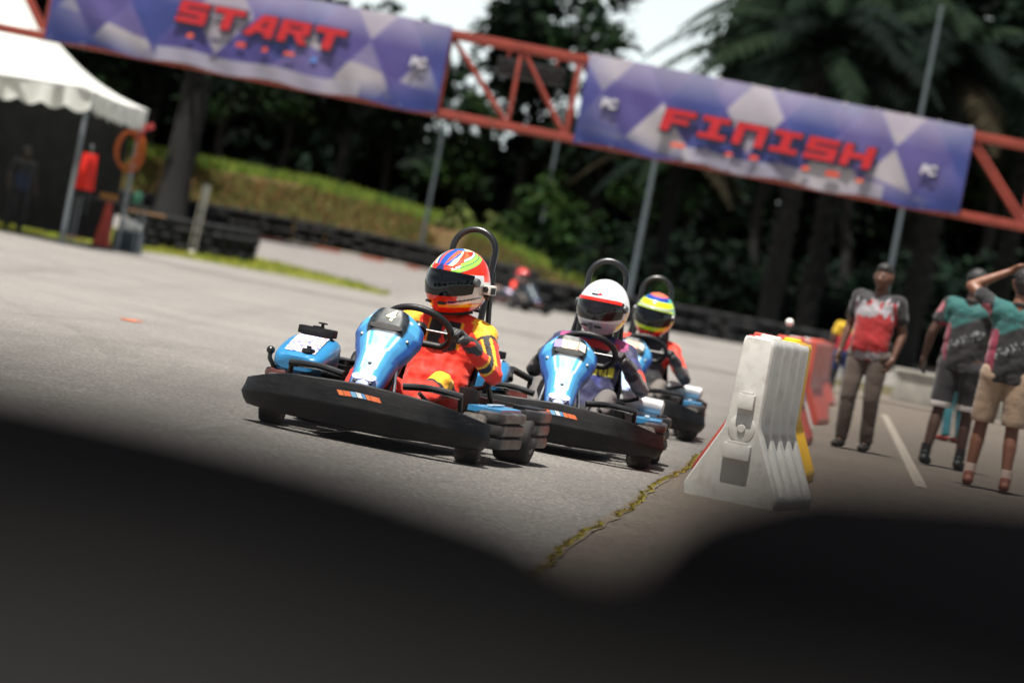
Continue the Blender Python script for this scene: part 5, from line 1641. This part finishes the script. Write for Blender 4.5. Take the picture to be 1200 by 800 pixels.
# ------------------------------------------------------------------ people on foot: +x forward, +y left
M_skin = mat('skin', rough=.55, vc=True, var=.08, vscale=9)
M_cloth = mat('clothing', rough=.85, vc=True, var=.14, vscale=8, bump=.3, bscale=30, sheen=.15)
def hand_caps(wr, d, pn, k=1.0):
    """relaxed hand: d along the hand, pn palm normal"""
    d = V(d).normalized(); pn = V(pn); pn = (pn-d*pn.dot(d)).normalized(); sd = d.cross(pn)
    c = [(wr, .027*k, wr+d*.03, .028*k)]
    for i in range(4): c.append((wr+d*.02+sd*.012*(i-1.5), .018*k, wr+d*.085+sd*.0195*(i-1.5), .0155*k))
    for i, L in zip(range(4), (.07, .08, .075, .058)):
        b = wr+d*.09+sd*.0215*(i-1.5); m = b+(d*.85+pn*.3).normalized()*L*.5; t = m+(d*.6+pn*.8).normalized()*L*.5
        c += [(b, .0105*k, m, .0098*k), (m, .0098*k, t, .0085*k)]
    t0 = wr+d*.03-sd*.025; t1 = t0-sd*.028+d*.03+pn*.012; t2 = t1+d*.032+pn*.012
    c += [(t0, .016*k, t1, .013*k), (t1, .013*k, t2, .010*k)]
    return c
def make_person(lab, loc, yaw, H=1.72, skin='#5a3a28', hair='#0d0b0a', shirt=None, legs='trousers', legcol='#4a4038', shoe='#15151a', sock=None,
                stance=.0, step=0.0, armL=None, armR=None, head_yaw=0, head_pitch=0, vox=.012, sleeve=.55, cap=None, group=None, belly=0.0, lean=0.0, glass=False):
    T = thing('person', lab, 'person', loc, yaw, group); s = H/1.72; T.scale = (s, s, s)
    tm = '_'+str(round(loc[0]*100))
    hip = {}; kn = {}; an = {}
    for d in (1, -1):
        hip[d] = V((0, d*.095, .90)); f = d*step
        kn[d] = V((.03+f*.5, d*(.105+stance*.5), .49)); an[d] = V((-.03+f, d*(.11+stance), .085))
    ch = V((lean*.6, 0, 1.28)); nk = V((lean-.01, 0, 1.45)); hd = V((lean+.015, 0, 1.605))
    sh = {d: V((lean*.9-.01, d*.185, 1.405)) for d in (1, -1)}
    arms = {1: armL or [V((-.03, .27, 1.13)), V((.08, .29, .90))], -1: armR or [V((-.03, -.27, 1.13)), V((.08, -.29, .90))]}
    R1 = Matrix.Rotation(head_yaw, 3, 'Z') @ Matrix.Rotation(head_pitch, 3, 'Y')
    def hp(x, y, z): return hd+R1 @ V((x, y, z))
    caps = []
    # head with jaw, nose, ears, brow, lips
    caps += [(hp(-.018, 0, .035), .083, hp(-.005, 0, .04), .080), (hp(.01, 0, -.035), .066, hp(.025, 0, -.085), .036), (hp(0, .018, .0), .072, hp(0, -.018, .0), .072),
             (hp(.088, 0, .0), .010, hp(.104, 0, -.03), .013), (hp(.072, .03, .022), .012, hp(.072, -.03, .022), .012), (hp(.082, .014, -.058), .0085, hp(.082, -.014, -.058), .0085),
             (hp(.05, .03, -.02), .035, hp(.04, .035, -.05), .028), (hp(.05, -.03, -.02), .035, hp(.04, -.035, -.05), .028), (hp(.07, 0, -.09), .018, hp(.065, 0, -.095), .018)]
    for d in (1, -1): caps += [(hp(-.005, d*.080, -.01), .012, hp(-.012, d*.086, .02), .014)]
    caps += [(nk+V((-.01, 0, -.04)), .060, hd+V((-.012, 0, -.06)), .054)]
    for d in (1, -1):
        E, W = arms[d]; S = sh[d]
        caps += [(S, .058, S.lerp(E, .5), .048), (S.lerp(E, .45), .048, E, .040), (E, .041, E.lerp(W, .35), .040), (E.lerp(W, .3), .040, W, .026)]
        caps += hand_caps(W, (W-E), (V((.0, -d, 0)) if W.z < 1.2 else V((-.6, 0, -1))))
        caps += [(nk+V((0, d*.03, -.05)), .055, S, .058), (ch+V((0, d*.06, .06)), .105, S+V((0, -d*.05, -.04)), .085), (ch+V((.0, d*.055, 0)), .108, V((0, d*.06, 1.02)), .098), (V((0, d*.06, 1.02)), .1, hip[d]+V((0, 0, .02)), .10)]
        caps += [(hip[d], .092, hip[d].lerp(kn[d], .5), .076), (hip[d].lerp(kn[d], .45), .076, kn[d], .054), (kn[d], .054, kn[d].lerp(an[d], .35), .056), (kn[d].lerp(an[d], .3), .056, an[d], .036)]
        caps += [(an[d], .036, an[d]+V((.10, 0, -.05)), .030)]
    me = blob('body', caps, vox, 3)
    hs = lin(skin)
    def skcol(p):
        q = R1.inverted() @ (p-hd)
        if q.length < .17 and q.x > .07:
            if abs(q.z+.058) < .010 and abs(q.y) < .024: return mixc(hs, lin('#6a2a22'), .5)
            if abs(q.z-.036) < .006 and .012 < abs(q.y) < .045: return lin(hair)
        return hs
    paint_mesh(me, skcol); obj('body', me, M_skin, T)
    for d in (1, -1):
        mb = MB(); mb.ell(hp(.074, d*.031, .008), (.012, .012, .010), 12, 8); mb.ell(hp(.0835, d*.031, .008), (.004, .0055, .0055), 10, 6)
        obj('eye', mb, mat('eye', '#3a302c', .2, var=.3, vscale=90), T)
    # hair
    def hx(mb):
        pass
    hc = [(hp(-.025, 0, .055), .088, hp(-.005, 0, .062), .080), (hp(-.04, 0, .0), .078, hp(-.045, 0, -.03), .055), (hp(.045, .02, .085), .035, hp(.045, -.02, .085), .035)]
    for d in (1, -1): hc.append((hp(-.02, d*.066, .02), .024, hp(-.03, d*.062, -.01), .02))
    hm = blob('hair', hc, .011, 2)
    for v, vn in [(v, v.normal.copy()) for v in hm.vertices]: v.co += vn*(mnoise.noise(v.co*60)*.006)
    obj('hair', hm, mat('hair_'+hair.strip('#'), hair, .6, var=.3, vscale=60, bump=.5, bscale=120), T)
    if cap:
        mb = MB(); Mh = Matrix.Translation(hd) @ R1.to_4x4()
        mb.ell((-.012, 0, .045), (.108, .096, .088), 24, 14); mb.v = [V((p.x, p.y, max(p.z, .038))) for p in mb.v]
        out = [(.06+.10*math.cos(a), .085*math.sin(a)) for a in [-math.pi/2+math.pi*k/16 for k in range(17)]]
        mb.prism(out, .008, Matrix.Translation((.02, 0, .036)))
        obj('cap', mb.xf(Mh), mat('cap_'+cap.strip('#'), cap, .8), T)
    # shirt
    caps = []
    for d in (1, -1):
        E, W = arms[d]; S = sh[d]
        caps += [(S, .072, S.lerp(E, sleeve), .066)]
        if sleeve > .9: caps += [(E, .055, E.lerp(W, sleeve-1 if sleeve > 1 else .05), .05)]
        caps += [(nk+V((0, d*.035, -.055)), .060, S, .070), (ch+V((0, d*.065, .06)), .118, S+V((0, -d*.05, -.04)), .098), (ch+V((belly*.3, d*.06, 0)), .122, V((belly, d*.065, 1.02)), .116), (V((belly, d*.065, 1.02)), .117, V((0, d*.068, .885)), .116)]
    me = blob('shirt', caps, vox, 3)
    # clip the hem
    bm = bmesh.new(); bm.from_mesh(me)
    bmesh.ops.bisect_plane(bm, geom=bm.verts[:]+bm.edges[:]+bm.faces[:], plane_co=(0, 0, .835), plane_no=(0, 0, -1), clear_outer=True)
    bm.to_mesh(me); bm.free()
    for v, vn in [(v, v.normal.copy()) for v in me.vertices]: v.co += vn*(mnoise.noise(V((v.co.x*8, v.co.y*8, v.co.z*5)))*.010+mnoise.noise(v.co*34)*.003+abs(mnoise.noise(V((v.co.x*7+9, v.co.y*7+v.co.z*5, v.co.z*9))))*.013)
    me.shade_smooth(); paint_mesh(me, shirt); obj('shirt', me, M_cloth, T)
    # collar
    mb = MB(); mb.tube([nk+V((.062*math.cos(a)+.0, .066*math.sin(a), -.012-.02*math.cos(a))) for a in [2*math.pi*k/20 for k in range(20)]], .014, 6, closed=True)
    obj('collar', mb, mat('collar_dark', '#16161b', .85), T)
    # trousers or shorts
    caps = []
    for d in (1, -1):
        caps += [(V((0, d*.06, .93)), .108, hip[d]+V((0, 0, -.02)), .112)]
        if legs == 'trousers':
            caps += [(hip[d], .106, hip[d].lerp(kn[d], .5), .092), (hip[d].lerp(kn[d], .45), .092, kn[d], .076), (kn[d], .076, an[d]+V((0, 0, .02)), .062)]
        else:
            e = hip[d].lerp(kn[d], .86); caps += [(hip[d], .108, hip[d].lerp(kn[d], .5), .100), (hip[d].lerp(kn[d], .45), .100, e, .094)]
    nm = 'trousers' if legs == 'trousers' else 'shorts'
    me = blob(nm, caps, vox, 3)
    if legs != 'trousers':
        bm = bmesh.new(); bm.from_mesh(me)
        bmesh.ops.bisect_plane(bm, geom=bm.verts[:]+bm.edges[:]+bm.faces[:], plane_co=(0, 0, .515), plane_no=(0, 0, -1), clear_outer=True)
        bm.to_mesh(me); bm.free()
    for v, vn in [(v, v.normal.copy()) for v in me.vertices]: v.co += vn*(mnoise.noise(V((v.co.x*9, v.co.y*9, v.co.z*5)))*.007+abs(mnoise.noise(V((v.co.x*6, v.co.y*6+4, v.co.z*8))))*.006)
    me.shade_smooth()
    lf = legcol if callable(legcol) else (lambda p: lin(legcol))
    paint_mesh(me, lf); obj(nm, me, M_cloth, T)
    for d in (1, -1):
        A = an[d]
        sm = blob('shoe', [(A+V((-.03, 0, -.035)), .044, A+V((.06, 0, -.04)), .042), (A+V((.06, 0, -.042)), .042, A+V((.15, d*.008, -.05)), .034), (A+V((-.01, 0, -.02)), .045, A+V((-.01, 0, .02)), .044)], .010, 3)
        for v in sm.vertices: v.co.z = max(v.co.z, .004)
        obj('shoe', sm, mat('shoe_'+shoe.strip('#'), shoe, .6, var=.2), T)
        if sock:
            mb = MB(); mb.tube([A+V((-.0, 0, .01)), A+V((0, 0, .10))], [.047, .044], 14); obj('sock', mb, mat('sock_'+sock.strip('#'), sock, .9), T)
    return T

def shirt_redwhite(p):
    n = mnoise.noise(V((p.y*30, p.z*14, 3)))
    side = abs(p.y)
    if side > .20-.02*(p.z < 1.1): return lin('#0c0c10')
    z = p.z+.06*n-.15*p.y
    if p.x < -.03 : return lin('#111116') if z > 1.36 else lin('#981217')
    if z > 1.38: return lin('#0f0f13')
    if z > 1.24: return lin('#848287') if mnoise.noise(V((p.y*25, p.z*12, 1))) > -.25 else lin('#8c1115')
    if z < .915+.03*n: return lin('#77757a') if mnoise.noise(V((p.y*18, p.z*20, 1))) > -.2 else lin('#880c11')
    return lin('#880c11')
def shirt_teal(p):                    # seen from behind: teal yoke, black diagonal, pink side
    u = p.z+.55*p.y
    if abs(p.y) > .235 or (abs(p.y) > .20 and p.z > 1.25): 
        if p.y > .2 and (p-V((-.05, .27, 1.36))).length < .06: return lin('#82454f')
        return lin('#0d0f12')
    if p.y > .125 and p.z < 1.24: return lin('#6e0f2f')
    if u > 1.26: 
        if abs(p.z-1.31) < .018 and abs(p.y) < .13 and mnoise.noise(V((p.y*55, 0, 2))) > -.15: return lin('#0b3334')
        return lin('#0e4847')
    if u > 1.22: return lin('#0c0e11')
    if 1.07 < u < 1.15 and abs(p.y) < .17 and mnoise.noise(V((p.y*38, p.z*38, 2))) > .12: return lin('#6a6f71')
    return lin('#0b0b0f')
def put(px, py, dz=.016):
    p = G(px, py); return (p.x, p.y, p.z+dz)
TOCAM = rad(-90)
man = make_person('standing man in a red and white polo shirt and grey brown trousers beside the barriers', put(996, 530), TOCAM-rad(22), 1.75, skin='#4e3122', shirt=shirt_redwhite, legcol='#4b413a', shoe='#24211f',
    stance=.0, step=-.03, armL=[V((-.06, .26, 1.13)), V((.04, .24, .89))], armR=[V((-.05, -.25, 1.13)), V((.03, -.27, .89))], belly=.03, head_yaw=rad(-6), vox=.012)
spD = make_person('spectator in khaki shorts seen from behind shading the eyes with a raised arm', put(1153, 577), rad(90-6), 1.84, skin='#6a4432', shirt=shirt_teal, legs='shorts', legcol='#86725f', shoe='#7a4a3a', sock='#b9a79c',
    stance=.03, step=.05, armL=[V((.10, .40, 1.53)), V((.13, .12, 1.70))], armR=[V((-.02, -.27, 1.13)), V((.1, -.27, .92))], vox=.012)
def shirt_teal2(p):
    c = shirt_teal(V((p.x, p.y, p.z)));
    return c
def shorts_bw(p): return lin('#15151a') if p.z > .56 else lin('#b8b4b2')
spC = make_person('spectator in black shorts with pale hems standing behind the one in khaki shorts', put(1102, 551), rad(90-22), 1.86, skin='#3a241a', shirt=shirt_teal2, legs='shorts', legcol=shorts_bw, shoe='#101a14', sock='#0f0f12',
    stance=.02, step=-.08, armL=[V((-.06, .29, 1.14)), V((-.01, .33, .92))], armR=[V((.05, -.26, 1.14)), V((.16, -.2, 1.0))], vox=.012, cap='#0f1013')
def shirt_dkred(p): return lin('#7a1420') if p.z < 1.12 else (lin('#1a1f3a') if p.z > 1.25 else lin('#16161c'))
spE = make_person('person in teal trousers half hidden behind the spectators in shorts', put(1112, 521), rad(90+30), 1.56, skin='#4a2e22', shirt=shirt_dkred, legcol='#1f5f6a', shoe='#7a2a24', vox=.016, armR=[V((.0, -.24, 1.14)), V((.14, -.2, 1.08))])
def shirt_yelred(p): return lin('#b08e12') if p.z > 1.30 or (p.z > 1.22 and abs(p.y) > .14) else (lin('#b0182a') if p.z > .98 else lin('#1c2a5a'))
spB = make_person('small person in a yellow and red top walking away behind the red barriers', put(977, 476), rad(90+15), 1.50, skin='#4a3024', shirt=shirt_yelred, legcol=lambda p: lin('#1d2c58') if p.z > .62 else lin('#23242a'), shoe='#3a1c1c', step=.10, vox=.016, group=None)
def dark(p): return lin('#14161a')
def darkblue(p): return lin('#162238') if p.z < 1.2 else lin('#101218')
tent_people = [((14, 272), 65, 'dark clothed person standing at the left edge under the white tent', darkblue, .03),
               ((62, 276), 60, 'dark clothed person under the tent with back to the front pole', dark, .02)]
for (px, py), Yd, lab, sh_, st in tent_people:
    make_person(lab, put(px, py, .0), rad(90 if px > 30 else -60), 1.68, skin='#2e2019', shirt=sh_, legcol='#121418', stance=st, vox=.018, group='people under the tent')
spC2 = make_person('dark clothed person bending over the table under the tent', put(88, 276, 0), rad(10), 1.66, skin='#2e2019', shirt=dark, legcol='#15161b', vox=.018, group='people under the tent', armR=[V((.1, -.25, 1.15)), V((.3, -.2, 1.05))])

# ------------------------------------------------------------------ interlocking plastic barriers
M_bw = mat('barrier_white', '#c7c6c1', .5, var=.10, vscale=4, dirt=.55, dirtcol='#8a8174', rough_var=.1)
M_br = mat('barrier_red', '#a8473a', .45, var=.14, vscale=3, dirt=.35, dirtcol='#8a4a3e', rough_var=.1)
M_by = mat('barrier_yellow', '#d8a91a', .5, var=.1)
def barrier_half(z):
    for (z0, w0), (z1, w1) in zip(BP[:-1], BP[1:]):
        if z0 <= z <= z1: return w0+(w1-w0)*(z-z0)/max(1e-6, z1-z0)
    return BP[-1][1]
BP = [(0.0, .265), (.05, .27), (.08, .26), (.40, .108), (.44, .10), (.90, .088), (.92, .078)]
def make_barrier(lab, p, rz, m, L=1.15, stripe=None):
    """+x points along the row, x=0 is the near end"""
    T = thing('road_barrier', lab, 'barrier', p, rz, 'interlocking plastic barriers')
    # body: cross-section varies along x to give upright flutes on both sides
    xs = [0, .012, .03]
    nfl = 4; pitch = (L-.10)/nfl
    for k in range(nfl):
        a = .05+k*pitch
        xs += [a+.02, a+.05, a+pitch*.5-.03, a+pitch*.5, a+pitch*.5+.03]
        xs += [a+pitch-.05, a+pitch-.02]
    xs += [L-.03, L-.012, L]
    xs = sorted(set(round(x, 4) for x in xs if 0 <= x <= L))
    def flute(x):
        if x < .05 or x > L-.05: return 0
        t = ((x-.05) % pitch)/pitch
        return 1 if .28 < t < .72 else 0
    zs = [0, .03, .05, .08, .14, .20, .30, .38, .40, .42, .44, .48, .60, .75, .84, .88, .905, .92]
    rings = []
    for x in xs:
        e = min(x, L-x); ins = .014 if e < .005 else (.004 if e < .013 else 0)
        f = flute(x); r = []
        for z in zs:
            wv = barrier_half(z)-ins
            dep = 0
            if f:
                if .10 < z < .40: dep = .035
                elif .45 < z < .87: dep = .024
                elif .40 <= z <= .45: dep = .01
            r.append(V((x, -(wv-dep), z - (ins*.5 if z > .9 else 0))))
        r2 = [V((q.x, -q.y, q.z)) for q in r[::-1]]
        rings.append(r+r2)
    mb = MB(); mb.loft(rings); obj('shell', mb, m, T, smooth=28)
    # end lugs, drain plug and pin slot
    for side, sx in ((0, -1), (L, 1)):
        zz = (.56, .28) if side == 0 else (.44, .16)
        for z in zz:
            mb = MB(); w_ = barrier_half(z)*.62 if side == 0 else .10
            mb.box((side+sx*.02, 0, z), (.045, w_*1.5, .085), .010); mb.box((side+sx*.025, 0, z+.047), (.03, w_*1.1, .02), .005)
            obj('lug', mb, m, T)
    mb = MB(); mb.lathe([(0, .01), (.05, .01), (.075, .004), (.08, -.004)], 26, frame((0, 1, 0), (0, 0, 1), (-1, 0, 0), (0, 0, .41))); mb.lathe([(0, .02), (.02, .02), (.026, .008)], 16, frame((0, 1, 0), (0, 0, 1), (-1, 0, 0), (0, 0, .41)))
    obj('drain_plug', mb, m, T)
    mb = MB(); mb.box((L*.5, 0, .921), (L-.2, .09, .012), .004); mb.lathe([(0, .022), (.05, .022), (.06, .015), (.062, 0)], 20, Matrix.Translation((L*.3, 0, .922))); obj('filler_cap', mb, m, T)
    if stripe is not None:
        for s in (1, -1):
            for k in range(nfl):
                a = .05+k*pitch+pitch*.36; b = .05+k*pitch+pitch*.64; mb = MB()
                z0, z1 = .49, .83; y0, y1 = s*(barrier_half(z0)-.021), s*(barrier_half(z1)-.021)
                mb.add([(a, y0, z0), (b, y0, z0), (b, y1, z1), (a, y1, z1), (a, y0-s*.004, z0), (b, y0-s*.004, z0), (b, y1-s*.004, z1), (a, y1-s*.004, z1)], [(0, 1, 2, 3), (7, 6, 5, 4), (0, 4, 5, 1), (3, 2, 6, 7), (0, 3, 7, 4), (1, 5, 6, 2)])
                obj('reflective_stripe', mb, stripe, T, smooth=0)
    return T
b0 = G(852, 590); b0.z = .012
row = V((.0905, 1, 0)).normalized()
rz0 = math.atan2(1, .066+.19)
bwt = make_barrier('white plastic barrier nearest the camera standing at the asphalt joint', b0, rz0, M_bw)
q = b0+V((.062*1.45+.03, 1.45, 0))
brd = make_barrier('red plastic barrier right behind the nearest white one showing along its left edge', q, math.atan2(1, .05), M_br)
q = V((b0.x+.066*4.2+.055, b0.y+4.2, .012))+V((.13, 0, 0))
by = make_barrier('yellow plastic barrier peeking out on the right behind the nearest white one', q, math.atan2(1, .14), M_by, L=1.15)
labs = ['first red barrier with white stripes beyond the yellow one', 'second red barrier with white stripes in the row', 'white barrier between the striped red barriers', 'third striped red barrier in the row', 'fourth striped red barrier near the person in the yellow and red top', 'pale barrier in the far half of the row', 'far striped red barrier beside the standing man', 'striped red barrier next to the last one of the row', 'red barrier at the far end of the row']
wst = mat('stripe_white', '#c4bcb6', .6, var=.15)
for i in range(9):
    Y = 30.5+i*3.1; X = edgeX(Y)+.33+.05*math.sin(i*2)
    m = M_bw if i in (2, 5) else M_br
    make_barrier(labs[i], (X, Y, .012), math.atan2(1, .0905)+rad(3*math.sin(i*3)-2), m, 1.75, None if m is M_bw else wst)
# thin pole with a white knob on the row
p = G(921, 500); 
yy = 32.2; xx = P(921, 400, yy).x; zt_ = P(918, 378, yy).z
mp = thing('marker_pole', 'thin dark pole with a pale round knob above the barrier row', 'pole', (xx, yy, .012))
mb = MB(); mb.tube([(0, 0, 0), (0, 0, zt_-.03)], .014, 8); mb.box((0, 0, .02), (.2, .2, .04), .01); obj('shaft', mb, M_steel, mp)
mb = MB(); mb.ell((0, 0, zt_), (.035, .035, .035), 14, 10); obj('knob', mb, M_bw, mp)
bpy.data.scenes.remove(TMP)
